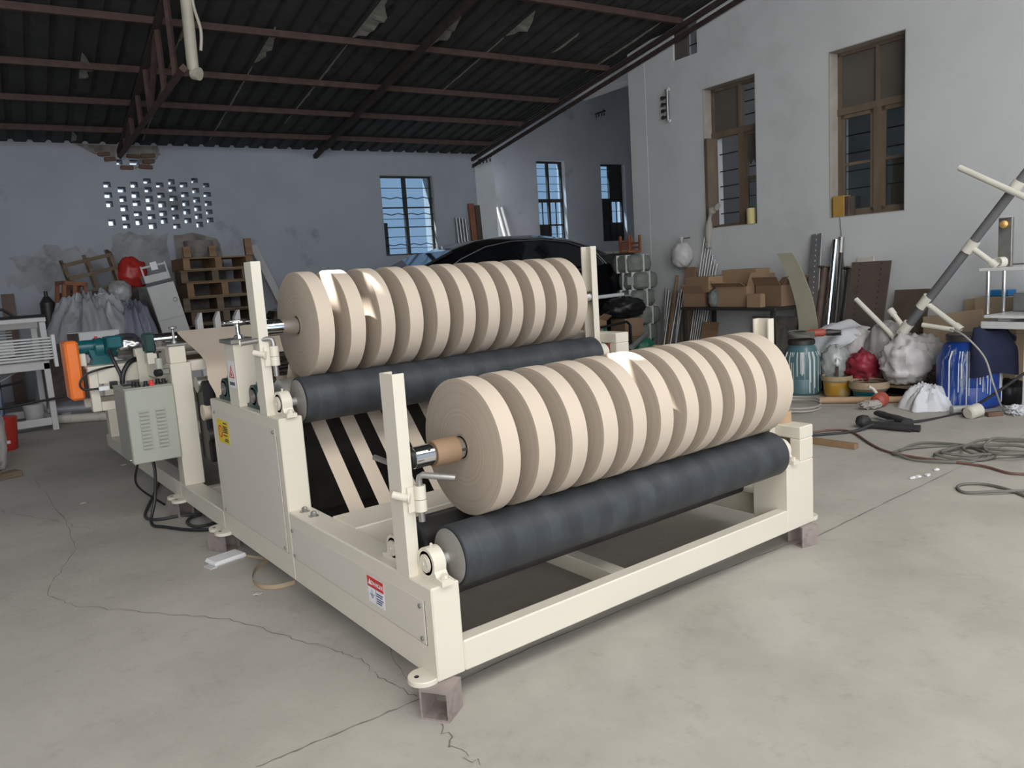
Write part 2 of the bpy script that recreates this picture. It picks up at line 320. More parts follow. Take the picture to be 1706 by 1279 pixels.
# right wall with two tall windows and a small high opening
W1 = (6.44, 7.16, 1.465, 2.93); W2 = (4.905, 5.60, 1.488, 2.95); W3 = (4.485, 4.845, 3.34, 3.665)
wr = struct('wall_right', cells([W1, W2], 3.73, 20, 0, 3.2, .28, lambda t, d, z: rp(d, t, z)), 'plaster', ang=0)
m = cells([W3], 3.73, 5.0, 3.2, 3.665, .28, lambda t, d, z: rp(d, t, z))
top = [(5.0, 3.2), (20, 3.2), (20, roofz(20)), (5.0, roofz(5.0))]
for P in (top,):
    V = [rp(0, s, z) for s, z in P] + [rp(.28, s, z) for s, z in P]; m.add(V, [(0, 1, 2, 3), (7, 6, 5, 4), (0, 3, 7, 4), (2, 6, 7, 3)])
obj('upper_masonry', m, 'plaster', wr, ang=0)
m = MB(); V = [rp(r, s, z) for r in (0, .28) for s, z in ((4.45, 3.665), (5.0, 3.665), (5.0, roofz(5) - .0), (4.6, roofz(4.6)))]; m.add(V, [(0, 1, 2, 3), (7, 6, 5, 4), (0, 3, 7, 4), (2, 6, 7, 3), (0, 4, 5, 1)])
obj('upper_masonry', m, 'plaster', wr, ang=0)
b = MB(); i0 = b.box(-.003, .06, 3.735, 4.02, 0, 3.50); b.tr(i0, ROOM); obj('corner_pier', b, 'plaster', wr)
m = MB(); V = [rp(r, s_, z_) for r in (.0, .28) for s_, z_ in ((-1.3, roofz(-.2) + .02), (4.0, roofz(4.0) + .03), (4.0, 5.0), (-1.3, 5.0))]; m.add(V, [(0, 1, 2, 3), (7, 6, 5, 4), (0, 4, 5, 1), (1, 5, 6, 2), (2, 6, 7, 3), (3, 7, 4, 0)]); obj('upper_masonry', m, 'plaster', wr, ang=0)  # unseen parapet added over the roof edge to stop sun leaking in
m = MB(); V = [rp(r, s_, z_) for r in (.0, .28) for s_, z_ in ((4.0, roofz(4.7)+.03), (12.2, roofz(12.2)), (12.2, 5.0), (4.0, 5.0))]; m.add(V, [(0, 1, 2, 3), (7, 6, 5, 4), (0, 4, 5, 1), (1, 5, 6, 2), (2, 6, 7, 3), (3, 7, 4, 0)]); obj('upper_masonry', m, 'plaster', wr, ang=0)  # added parapet continued along the wall, out of view
# left closing wall, unseen; its window openings are added to let sky light in
struct('wall_left', cells([(5.2, 6.3, 1.5, 2.7), (7.9, 9.0, 1.5, 2.7)], -2, 20, 0, 6.2, .25, lambda t, d, z: rp(-9.2 - d, t, z)), 'plaster_old', ang=0)
# annex behind the right wall
A1 = (1.89, 2.53, 1.62, 3.13); A2 = (3.39, 4.0, 1.62, 3.10)
wa = struct('wall_annex', cells([A1, A2], .1, 6.5, 0, 5.2, .26, lambda t, d, z: rp(t, -1 - d, z)), 'plaster_old', ang=0)
struct('wall_annex_right', cells([(5.2, 6.4, 1.5, 2.9), (7.2, 11.2, .0, 3.3)], -1.3, 12, 0, 5.2, .25, lambda t, d, z: rp(6.3 + d, t, z)), 'plaster_old', ang=0)  # unseen wide opening added here to light the annex
struct('wall_annex_front', cells([], .0, 6.5, 0, 5.2, .25, lambda t, d, z: rp(t, 12 + d, z)), 'plaster_old', ang=0)
b = MB(); i0 = b.box(0.36, 6.6, -1.3, 12.2, 4.9, 5.05); i0 = b.box(2.8, 3.1, -1, 12, 4.25, 4.9); b.tr(0, ROOM); struct('trim_1', b, 'plaster_old')
for o in (bpy.data.objects['trim_1'],): o.name = 'ceiling_annex'
# ------------------------------------------------------------------ roof
ceiling = bpy.data.objects.new('ceiling', None); col.objects.link(ceiling); ceiling['kind'] = 'structure'
JO = [-.22 - .775 * k for k in range(-1, 13)]
SH = []                                   # holes in the sheets: filled with (r0,r1,s0,s1)
def sun_hole(p, ru, su):
    p = Vector(p)
    lo, hi = 0.0, 20.0
    for _ in range(60):
        t = (lo + hi) / 2; q = w2r(p + SUN_DIR * t)
        if q.z < roofz(q.y) + .01: lo = t
        else: hi = t
    q = w2r(p + SUN_DIR * lo); SH.append((q.x - ru, q.x + ru, q.y - su, q.y + su))
sun_hole((.315, 1.12, 1.19), .055, .04); sun_hole((.418, 1.03, 1.165), .012, .018); sun_hole((.885, .125, .85), .05, .035)
def sheet_mesh(ra, rb):
    prof = []; n = 4; p = (rb - ra) / n
    for k in range(n):
        x = ra + k * p; prof += [(x, 0), (x + p * .62, 0), (x + p * .72, .03), (x + p * .9, .03)]
    prof.append((rb, 0)); m = MB()
    S = [-.2, 20.0]; hs = [h for h in SH if h[1] > ra and h[0] < rb]
    X = sorted({a for a, _ in prof} | {x for h in hs for x in h[:2] if ra < x < rb}); S = sorted(set(S) | {x for h in hs for x in h[2:]})
    def zz(x):
        for (a, za), (c, zc) in zip(prof, prof[1:]):
            if a <= x <= c: return za + (zc - za) * (x - a) / (c - a)
        return 0
    for i in range(len(X) - 1):
        for j in range(len(S) - 1):
            mx, ms = (X[i] + X[i + 1]) / 2, (S[j] + S[j + 1]) / 2
            if any(h[0] < mx < h[1] and h[2] < ms < h[3] for h in hs): continue
            m.add([rp(x, s, roofz(s) + zz(x) + .012) for x, s in ((X[i], S[j]), (X[i + 1], S[j]), (X[i + 1], S[j + 1]), (X[i], S[j + 1]))], [(0, 1, 2, 3)])
    return m
for k in range(len(JO) - 1):
    a, b_ = JO[k + 1], JO[k]
    if a > 0.02: continue
    obj('roof_sheet', sheet_mesh(a, min(b_, .05)), 'roof_sheet', ceiling, ang=0)
for s in (.62, 1.49, 2.37, 3.42, 4.66, 5.95, 7.3, 8.7, 10.1, 11.5, 13, 14.5, 16, 17.5, 19):
    b = MB(); i0 = b.box(-9.2, -.03, s - .022, s + .022, roofz(s) - .055, roofz(s) + .005); b.tr(i0, ROOM); obj('purlin', b, 'rust', ceiling)
def slope_beam(name, r0, r1, s0, s1, dz0, dz1, mat):
    V = [rp(r, s, roofz(s) + d) for r in (r0, r1) for s, d in ((s0, dz0), (s1, dz0), (s1, dz1), (s0, dz1))]; m = MB()
    m.add(V, [(0, 1, 2, 3), (7, 6, 5, 4), (0, 4, 5, 1), (1, 5, 6, 2), (2, 6, 7, 3), (3, 7, 4, 0)]); return obj(name, m, mat, ceiling)
slope_beam('rafter', -2.635, -2.585, -.05, 20, -.11, -.055, 'rust_dark')
slope_beam('rafter', -.06, -.02, -.1, 20, -.10, -.05, 'rust_dark'); slope_beam('rafter', -.05, -.03, -.1, 20, -.2, -.15, 'rust_dark')
slope_beam('rafter', -7.7, -7.65, -.05, 20, -.11, -.055, 'rust_dark')
tr = bpy.data.objects.new('truss', None); col.objects.link(tr); tr.parent = ceiling
slope_beam('rafter', -5.15, -5.10, -.05, 20, -.115, -.06, 'rust_dark').parent = tr
def rb(name, a, b2, w_, mat, par=tr):
    A = rp(*a); Bv = rp(*b2); m = MB(); m.cyl(A, Bv, w_, n=4); return obj(name, m, mat, par, ang=0)
rb('bottom_chord', (-5.12, -.15, 2.90), (-5.12, 4.35, 2.90), .036, 'rust')
for a, c in (((-5.12, .62, 2.9), (-5.12, .62, 3.05)), ((-5.12, 1.3, 2.9), (-5.12, 1.3, 3.15)), ((-5.12, 1.95, 2.9), (-5.12, 1.95, 3.26)), ((-5.12, 2.6, 2.9), (-5.12, 2.6, 3.36)), ((-5.12, 3.45, 2.9), (-5.12, 3.45, 3.48)), ((-5.12, 4.0, 2.9), (-5.12, 4.0, 3.55)), ((-5.12, 2.6, 2.9), (-5.12, 3.42, 3.46)), ((-5.12, .62, 2.9), (-5.12, 1.49, 3.18))):
    rb('web_bar', a, c, .026, 'rust')
dp = Tb([rp(-5.04, 4.30, 2.90), rp(-5.04, 4.36, 3.6)], .045, 16); dp.tube([rp(-5.04, 4.29, 2.885), rp(-5.0, 4.33, 2.87)], .05, 12); obj('downpipe', dp, 'pvc_old', tr, label='pale plastic downpipe')
p = tr
obj('conduit', Tb(spline([rp(-4.97, 4.33, 3.05), rp(-4.96, 4.36, 3.2), rp(-5.0, 4.38, 3.4), rp(-4.97, 4.4, 3.62)], 5), .012, 6), 'pvc_old', p)
# films peeling off the sheet joints
def film(r, sa, sb, w_, seed):
    rr = random.Random(seed); n = max(4, int((sb - sa) / .07)); V = []; m = MB()
    for i in range(n + 1):
        t = i / n; s = sa + (sb - sa) * t; k = math.sin(math.pi * min(1, t * 1.02)) ** .7 * w_ * rr.uniform(.55, 1.1) + .008
        V += [rp(r, s, roofz(s) + .004), rp(r + k, s, roofz(s) + .002 - k * rr.uniform(.25, .5))]
    m.add(V, [(2 * i, 2 * i + 1, 2 * i + 3, 2 * i + 2) for i in range(n)]); obj('peeling_film', m, 'film', ceiling, ang=0)
for a in ((-4.095, 2.7, 3.5, .07, 1), (-3.32, 3.45, 4.3, .13, 2), (-2.545, 3.35, 4.3, .13, 3), (-1.77, 3.85, 4.4, .10, 4), (-5.645, 2.0, 2.6, .09, 5), (-5.645, .1, .45, .07, 6), (-.995, 3.6, 4.1, .03, 7), (-4.87, 3.0, 3.8, .06, 8),
          (-4.095, .3, 2.6, .012, 11), (-3.32, 1.0, 3.4, .014, 12), (-4.87, .2, 3.0, .012, 13), (-2.545, 1.9, 3.3, .012, 14), (-1.77, 2.2, 3.8, .010, 15), (-6.42, .2, 3.4, .014, 16), (-.22, 3.2, 4.6, .02, 17)): film(*a)
# ------------------------------------------------------------------ windows
def frame_obj(name, t0, t1, z0, z1, fn, depth, w_, mat):
    m = MB()
    for a in ((t0, t0 + w_, z0, z1), (t1 - w_, t1, z0, z1), (t0, t1, z0, z0 + w_), (t0, t1, z1 - w_, z1)):
        V = [fn(t, d, z) for t in a[:2] for d in depth for z in a[2:]]; m.add(V, [(0, 1, 3, 2), (4, 6, 7, 5), (0, 4, 5, 1), (2, 3, 7, 6), (0, 2, 6, 4), (1, 5, 7, 3)])
    return m
def wbar(fn, t0, t1, d0, d1, z0, z1): 
    m = MB(); V = [fn(t, d, z) for t in (t0, t1) for d in (d0, d1) for z in (z0, z1)]; m.add(V, [(0, 1, 3, 2), (4, 6, 7, 5), (0, 4, 5, 1), (2, 3, 7, 6), (0, 2, 6, 4), (1, 5, 7, 3)]); return m
fR = lambda t, d, z: rp(d, t, z); fB = lambda t, d, z: rp(t, -d, z); fA = lambda t, d, z: rp(t, -1 - d, z)
def rods(win, fn, t0, t1, zs, d, rr=.006, wave=0.0, mat='iron_bar'):
    for z in zs:
        P = [fn(t0 + (t1 - t0) * k / 16, d, z + wave * math.sin(k * math.pi / 2)) for k in range(17)] if wave else [fn(t0, d, z), fn(t1, d, z)]
        obj('bar', Tb(P, rr, 6), mat, win)
def reveal(win, fn, W, d): obj('reveal', frame_obj('r', W[0] - .004, W[1] + .004, W[2] - .004, W[3] + .004, fn, (.0, d), .008, 'reveal'), 'reveal', win)
# window_1 : big window on the right wall
t0, t1, z0, z1 = W1; zt = 2.41; D = (.12, .17)
win = struct('window_1', frame_obj('f', t0, t1, z0, z1, fR, D, .035, 0), 'woodframe', ang=0); reveal(win, fR, W1, .2)
obj('transom', wbar(fR, t0, t1, .11, .18, zt - .03, zt + .03), 'woodframe', win); obj('mullion', wbar(fR, 6.80, 6.87, .115, .175, z0, zt), 'woodframe', win); obj('mullion', wbar(fR, 6.82, 6.85, .115, .16, zt, z1), 'woodframe', win)
for a in ((t0 + .035, 6.82), (6.85, t1 - .035)): obj('screen_panel', wbar(fR, a[0], a[1], .14, .15, zt + .03, z1 - .035), 'screen_board', win)
for a in ((t0 + .03, 6.80), (6.87, t1 - .03)):
    obj('sash', frame_obj('s', a[0], a[1], z0 + .03, zt - .03, fR, (.125, .16), .035, 0), 'woodframe', win)
    obj('pane', wbar(fR, a[0] + .035, a[1] - .035, .14, .144, z0 + .065, zt - .065), 'glass_dark', win)
    rods(win, fR, a[0], a[1], [1.72, 1.88, 2.04, 2.2], .2)
    obj('glazing_bar', wbar(fR, a[0], a[1], .13, .155, 1.925, 1.95), 'woodframe', win)
# window_2 : narrower window with an open casement and a broken pane
t0, t1, z0, z1 = W2; zt = 2.465
win = struct('window_2', frame_obj('f', t0, t1, z0, z1, fR, D, .035, 0), 'woodframe', ang=0); reveal(win, fR, W2, .2)
obj('transom', wbar(fR, t0, t1, .11, .18, zt - .03, zt + .03), 'woodframe', win); obj('mullion', wbar(fR, 5.27, 5.34, .115, .175, z0, zt), 'woodframe', win)
obj('mullion', wbar(fR, 5.28, 5.31, .115, .16, zt, z1), 'woodframe', win)
obj('screen_panel', wbar(fR, t0 + .035, 5.28, .14, .15, zt + .03, z1 - .035), 'screen_board', win)
obj('casement', wbar(fR, t0 + .03, t0 + .06, -.02, .14, z0 + .02, zt - .03), 'woodframe', win)
obj('sash', frame_obj('s', 5.34, t1 - .03, z0 + .03, zt - .03, fR, (.125, .16), .035, 0), 'woodframe', win)
obj('glazing_bar', wbar(fR, 5.34, t1 - .03, .13, .155, 1.95, 1.985), 'woodframe', win)
obj('pane', wbar(fR, 5.375, t1 - .065, .14, .144, z0 + .065, 1.95), 'glass_dark', win)
m = MB(); P = [(5.375, 2.42), (5.54, 2.42), (5.54, 2.12), (5.51, 2.17), (5.48, 2.10), (5.45, 2.15), (5.41, 2.10), (5.375, 2.16)]
m.add([fR(a, .14, b_) for a, b_ in P] + [fR(a, .144, b_) for a, b_ in P], [tuple(range(8)), tuple(range(8, 16))[::-1]] + [(k, (k + 1) % 8, 8 + (k + 1) % 8, 8 + k) for k in range(8)]); obj('broken_pane', m, 'screen_board', win)
rods(win, fR, t0 + .035, t1 - .035, [1.64, 1.79, 1.93, 2.09, 2.27], .2); rods(win, fR, 5.31, t1 - .035, [2.62, 2.75, 2.86], .19)
# window_3 : small high opening, half boarded
win = struct('window_3', frame_obj('f', W3[0], W3[1], W3[2], W3[3], fR, (.16, .2), .02, 0), 'woodframe', ang=0)
obj('board', wbar(fR, W3[0] + .01, W3[0] + .2, .02, .05, W3[2] - .03, W3[3] - .01), 'screen_board', win); rods(win, fR, W3[0], W3[1], [3.5], .18)
# window_4 : barred steel window in the back wall
t0, t1, z0, z1 = WB
win = struct('window_4', frame_obj('f', t0, t1, z0, z1, fB, (.08, .12), .025, 0), 'iron_bar', ang=0); reveal(win, fB, WB, .2)
obj('mullion', wbar(fB, -1.25, -1.20, .07, .13, z0, z1), 'iron_bar', win); obj('rail', wbar(fB, t0, t1, .08, .12, 2.22, 2.24), 'iron_bar', win); obj('rail', wbar(fB, t0, t1, .08, .12, 1.93, 1.945), 'iron_bar', win)
for a in ((t0 + .025, -1.25), (-1.20, t1 - .025)):
    for zz in ((z0 + .025, 1.93), (1.945, 2.22), (2.24, z1 - .025)): obj('pane', wbar(fB, a[0], a[1], .10, .104, *zz), 'glass_frost', win)
obj('outer_sill', wbar(fB, t0, t1, .26, .36, z0 - .02, z0), 'reveal', win); rods(win, fB, t0, t1, [2.52, 2.06, 1.79, 1.62], .06, .005); rods(win, fB, t0, t1, [2.37, 2.13, 1.67], .05, .007, .012)
obj('sill_slab', wbar(fB, t0 + .0, t0 + .12, .13, .2, z0, z0 + .5), 'reveal', win)
# window_5, window_6 : annex windows
for nme, W_, dark in (('window_5', A1, 0), ('window_6', A2, 1)):
    t0, t1, z0, z1 = W_; mid = (t0 + t1) / 2; zt = 2.42
    win = struct(nme, frame_obj('f', t0, t1, z0, z1, fA, (.1, .16), .03, 0), 'iron_bar', ang=0)
    obj('transom', wbar(fA, t0, t1, .1, .16, zt - .03, zt + .03), 'iron_bar', win); obj('mullion', wbar(fA, mid - .02, mid + .02, .1, .16, z0, z1), 'iron_bar', win)
    for a in ((t0 + .03, mid - .02), (mid + .02, t1 - .03)):
        left = a[0] < mid - .1
        obj('pane' if not (dark and not left) else 'dark_panel', wbar(fA, a[0], a[1], .12, .124, zt + .03, z1 - .03), 'glass_frost' if not (dark and not left) else 'iron_bar', win)
        obj('dark_panel' if dark and left else 'pane', wbar(fA, a[0], a[1], .12, .124, 1.98, zt - .03), 'iron_bar' if dark and left else 'glass_frost', win)
        obj('dark_panel' if (dark or left) else 'pane', wbar(fA, a[0], a[1], .12, .124, z0 + .03, 1.96), 'iron_bar' if (dark or left) else 'glass_frost', win)
        obj('glazing_bar', wbar(fA, (a[0] + a[1]) / 2 - .008, (a[0] + a[1]) / 2 + .008, .11, .13, z0, zt), 'iron_bar', win)
    obj('rail', wbar(fA, t0, t1, .1, .14, 1.955, 1.985), 'iron_bar', win); rods(win, fA, t0, t1, [2.58, 2.72, 2.86, 3.0, 2.2, 1.8], .09, .005)
# ------------------------------------------------------------------ rewinding machine (front unit)
H = .0855; W = 1.8
mc = thing('rewinding_machine', 'cream steel slitter rewinder with two dark rubber winding rollers and side panels', 'machine')
def P_(name, mb, mat, par=mc, label=None, ang=35): return obj(name, mb, mat, par, ang, label)
def Zb(x0, x1, y0, y1, z0, z1, ch=.004): return B(x0, x1, y0, y1, H + z0, H + z1, ch=ch)
P_('side_box', Zb(0, .09, 0, .997, 0, .266), 'cream'); P_('tall_side_box', Zb(0, .09, .9975, 1.828, 0, .612), 'cream')
P_('front_beam', Zb(.09, 1.62, .0005, .05, 0, .089), 'cream')
P_('right_corner_post', Zb(1.62, W, 0, .16, 0, .268), 'cream')
P_('right_side_rail', Zb(1.72, W, .1605, .997, 0, .09), 'cream'); P_('right_tall_side_box', Zb(1.70, W, 1.16, 1.828, 0, .612), 'cream'); P_('right_corner_post', Zb(1.62, W, .9975, 1.1595, 0, .614), 'cream')
for y0, zt, s0 in ((0, .406, .268), (.9975, .752, .614)):
    P_('guard_upright', Zb(1.713, W, y0, y0 + .05, s0, zt - .05), 'cream'); P_('guard_top', Zb(1.713, W, y0, y0 + .42, zt - .05, zt), 'cream'); P_('guard_upright', Zb(1.713, W, y0 + .37, y0 + .42, zt - .3, zt - .05), 'cream')
P_('guard_back_plate', Zb(1.785, 1.797, .05, .37, .2, .356, 0), 'cream')
P_('cross_beam', Zb(.0905, 1.71, .634, .822, .175, .2655), 'cream'); P_('cross_beam', Zb(.0905, 1.71, 1.72, 1.80, 0, .09), 'cream'); P_('cross_beam', Zb(.0905, 1.70, 1.60, 1.68, .40, .48), 'cream')
P_('floor_rail', Zb(.76, .82, .0505, 1.72, 0, .06), 'cream'); P_('right_bracket', Zb(1.64, 1.72, .45, .47, .09, .24, 0), 'cream')
P_('cross_beam', Zb(.0905, 1.71, .84, .90, 0, .07), 'cream')
def screws(par, pts):
    for y, z in pts: P_('screw', Cy((-.001, y, z), (-.008, y, z), .0062, n=10), 'grey_steel', par)
pan = P_('access_panel', B(-.003, .0005, .043, .984, .180, .306, ch=.001), 'panel_white'); screws(pan, [(.06, .288), (.06, .194), (.967, .288), (.967, .194)])
pan = P_('access_panel', B(-.003, .0005, 1.04, 1.785, .184, .656, ch=.001), 'panel_white'); screws(pan, [(1.06, .642), (1.06, .2), (1.768, .642), (1.768, .2)])
# panel gap lines (dark joints around the covers)
for y0, y1, z0, z1 in ((.043, .984, .180, .306), (1.04, 1.785, .184, .656)):
    m = MB(); g = .0022
    for a in ((y0 - g, y0, z0 - g, z1), (y0, y1, z0 - g, z0)): m.box(-.0006, .0002, *a)
    P_('panel_seam', m, 'rust_dark')
# stickers
def text_mesh(s, size, mat, par, M, name='lettering'):
    c = bpy.data.curves.new('t', 'FONT'); c.body = s; c.size = size; c.align_x = 'CENTER'; c.align_y = 'CENTER'; c.extrude = .0002
    t = bpy.data.objects.new('t', c); col.objects.link(t); dg = bpy.context.evaluated_depsgraph_get(); me = bpy.data.meshes.new_from_object(t.evaluated_get(dg)); bpy.data.objects.remove(t)
    me.transform(M); me.materials.clear(); me.materials.append(MATS[mat]); o = bpy.data.objects.new(name, me); col.objects.link(o); o.parent = par; return o
def SX(x, y, z): return Matrix(((0, 0, -1, x), (-1, 0, 0, y), (0, 1, 0, z), (0, 0, 0, 1)))     # text facing -x
def yz(par, name, mat, x, y0, y1, z0, z1): return P_(name, B(x - .0006, x, y0, y1, z0, z1), mat, par)
st = yz(mc, 'danger_sticker', 'white', -.003, .273, .376, .2055, .2885)
yz(st, 'red_band', 'red', -.0036, .273, .376, .255, .2885); text_mesh('DANGER', .019, 'white', st, SX(-.0046, .313, .2705))
def tri(par, name, mat, x, y, z, r): m = MB(); m.prism([(y - r, z - r * .6), (y + r, z - r * .6), (y, z + r)], 'x', x - .0006, x); return P_(name, m, mat, par)
tri(st, 'warning_triangle', 'white', -.0042, .359, .27, .011)
m = MB(); m.box(-.0042, -.0036, .3495, .3515, .232, .248); [m.box(-.0042, -.0036, .3505 - a, .3505 + a, z, z + .002) for a, z in ((.014, .231), (.009, .226), (.005, .221))]; P_('ground_symbol', m, 'blue_ink', st)
m = MB(); m.box(-.0042, -.0036, .3265, .3272, .208, .254); [m.box(-.0042, -.0036, a, .322, z, z + .0035) for a, z in ((.281, .242), (.285, .235), (.280, .226), (.288, .219), (.292, .212))]; P_('small_print', m, 'blue_ink', st)
st = yz(mc, 'warning_sticker', 'yellow', -.003, 1.595, 1.748, .516, .618)
m = MB(); m.lathe([(.021, 0), (.028, 0), (.028, .0006), (.021, .0006)], (-.0036, 1.708, .565), (-1, 0, 0), 24, cap=False); i0 = m.box(-.0042, -.0036, 1.708 - .024, 1.708 + .024, .5625, .5675); m.tr(i0, Matrix.Translation((0, 1.708, .565)) @ Matrix.Rotation(R(45), 4, 'X') @ Matrix.Translation((0, -1.708, -.565))); P_('prohibition_sign', m, 'red', st)
m = MB(); [m.box(-.0042, -.0036, a, b_, z, z + .005) for a, b_, z in ((1.615, 1.665, .603), (1.612, 1.672, .588), (1.612, 1.672, .580), (1.612, 1.672, .572), (1.612, 1.672, .564), (1.622, 1.672, .55), (1.612, 1.655, .534), (1.612, 1.664, .526))]; P_('small_print', m, 'ink', st)
# mounting pads
def pad(par, x, y): m = MB(); m.lathe([(.045, -.001), (.045, .011), (.043, .013)], (x, y, H), n=24); o = P_('mounting_pad', m, 'cream', par); P_('bolt_hole', Cy((x - .02, y + .004, H + .0131), (x - .02, y + .004, H + .0137), .007, n=12), 'black', o)
pad(mc, -.018, .046); pad(mc, -.014, 1.792); pad(mc, 1.825, .05)
for x, y in ((.045, .875), (.045, .955)):
    m = MB(); m.lathe([(.018, 0), (.018, .003)], (x, y, H + .2655), n=16); m.lathe([(.011, 0), (.011, .011), (.006, .016)], (x, y, H + .268), n=6); P_('bolt', m, 'grey_steel')
# bearings
def bearing(par, x, y, zb, mat='cream', k=1.0, hub='cream', axis=1):
    m = MB(); prof = []; h = .047 * k; r = .044 * k
    prof += [(-.078 * k, 0), (.078 * k, 0), (.078 * k, .014 * k), (.05 * k, .018 * k)]
    for i in range(13): a = R(-20 + 220 * i / 12); prof.append((r * math.cos(a), h + r * math.sin(a)))
    prof += [(-.05 * k, .018 * k), (-.078 * k, .014 * k)]
    m.prism([(y + a, zb + b_) for a, b_ in prof], 'x', x - .019 * k, x + .019 * k); o = P_('bearing', m, mat, par)
    m = MB(); m.lathe([(.034 * k, 0), (.034 * k, -.002), (.026 * k, -.0015), (.026 * k, .004), (.02 * k, .004), (.02 * k, .006), (.006 * k, .006), (.004 * k, .003)], (x - .019 * k, y, zb + h), (-1, 0, 0), 24); P_('inner_ring', m, hub, o)
    for d in (-.062, .062): m = MB(); m.lathe([(.015 * k, 0), (.015 * k, .003 * k)], (x, y + d * k, zb + .014 * k), n=14); m.lathe([(.0095 * k, 0), (.0095 * k, .011 * k)], (x, y + d * k, zb + .016 * k), n=6); P_('bolt', m, hub if mat != 'green_iron' else 'grey_steel', o)
    P_('grease_nipple', Cy((x, y, zb + h + r * .95), (x, y - .004, zb + h + r + .008 * k), .004 * k, n=8), hub, o)
    return o
RY, RZ = .066, .397; RR = .087
for dy, dz in ((0, 0), (.997, .346)):
    zb = H + .266 + dz
    bearing(mc, .048, RY + dy, zb); bearing(mc, .048, RY + .19 + dy, zb, k=.9); bearing(mc, 1.665, RY + dy, zb + .002)
    m = MB(); m.lathe([(RR - .004, 0), (RR, .003), (RR, 1.497), (RR - .004, 1.5)], (.108, RY + dy, RZ + dz), (1, 0, 0), 64); ro = P_('rubber_roller', m, 'rubber')
    m = MB(); m.lathe([(.016, -.05), (.016, -.012), (.03, -.008), (.06, -.004), (.079, -.002)], (.108, RY + dy, RZ + dz), (1, 0, 0), 40); P_('end_disc', m, 'dull_disc', ro)
    m = MB(); m.lathe([(.079, .002), (.03, .006), (.02, .008), (.02, .08)], (1.608, RY + dy, RZ + dz), (1, 0, 0), 40); P_('end_disc', m, 'dull_disc', ro)
    r2 = .072; y2, z2 = RY + .19 + dy, RZ + dz - .006
    m = MB(); m.lathe([(.014, -.05), (.014, -.006), (.05, -.004), (r2 - .004, 0), (r2, .004), (r2, 1.5), (r2 - .004, 1.503)], (.105, y2, z2), (1, 0, 0), 48); P_('support_roller', m, 'black_roll' if dy == 0 else 'dull_disc')
# roller wear bands: narrow worn rings where the strips ran (thin raised skins on the rubber)
# guide posts, clamps and handles
def channel(x0, y0, y1, z0, z1, q, t=.006, sgn=1):
    P = [(x0, y0), (x0 + sgn * q, y0), (x0 + sgn * q, y0 + t), (x0 + sgn * t, y0 + t), (x0 + sgn * t, y1 - t), (x0 + sgn * q, y1 - t), (x0 + sgn * q, y1), (x0, y1)]
    m = MB(); m.prism(P, 'z', z0, z1); return m
for dy, dz in ((0, 0), (.997, .346)):
    zt = H + .834 + dz; zb = H + .266 + dz
    po = P_('guide_post', channel(.0, .113 + dy, .1845 + dy, zb, zt, .036), 'cream')
    po2 = P_('guide_post', channel(1.712, .113 + dy, .1845 + dy, zb, zt, .036, sgn=-1), 'cream')
    zc = zb + .215
    m = MB(); m.cyl((.047, .098 + dy, zc - .03), (.047, .098 + dy, zc + .003), .017, n=20); m.cyl((.047, .098 + dy, zc + .0045), (.047, .098 + dy, zc + .042), .017, n=20); m.box(.012, .05, .104 + dy, .113 + dy, zc - .03, zc + .04); P_('clamp_barrel', m, 'cream', po)
    m = MB(); m.cyl((.012, .102 + dy, zc + .012), (-.016, .135 + dy, zc + .022), .011, n=16); m.cyl((.012, .102 + dy, zc + .012), (.016, .0985 + dy, zc + .0115), .0145, n=16); P_('clamp_screw', m, 'cream', po)
    if dy == 0:
        P_('handle', Tb([(.047, .098, zc - .06), (.047, .098, zc + .055), (.049, .096, zc + .066), (.055, .09, zc + .071), (.125, .035, zc + .058)], .0095, 12), 'grey_steel', po)
        P_('handle', Tb([(.05, .19, zc + .075), (.02, .30, zc + .095)], .0085, 10), 'grey_steel', po)
    else:
        P_('handle', Tb([(.047, .098 + dy, zc - .07), (.047, .098 + dy, zc + .055), (.044, .1 + dy, zc + .066), (.035, .108 + dy, zc + .07), (-.05, .16 + dy, zc + .06)], .0095, 12), 'grey_steel', po)
        P_('handle_end', Cy((-.05, .16 + dy, zc + .06), (-.054, .1625 + dy, zc + .0595), .0125, n=14), 'cream', po)
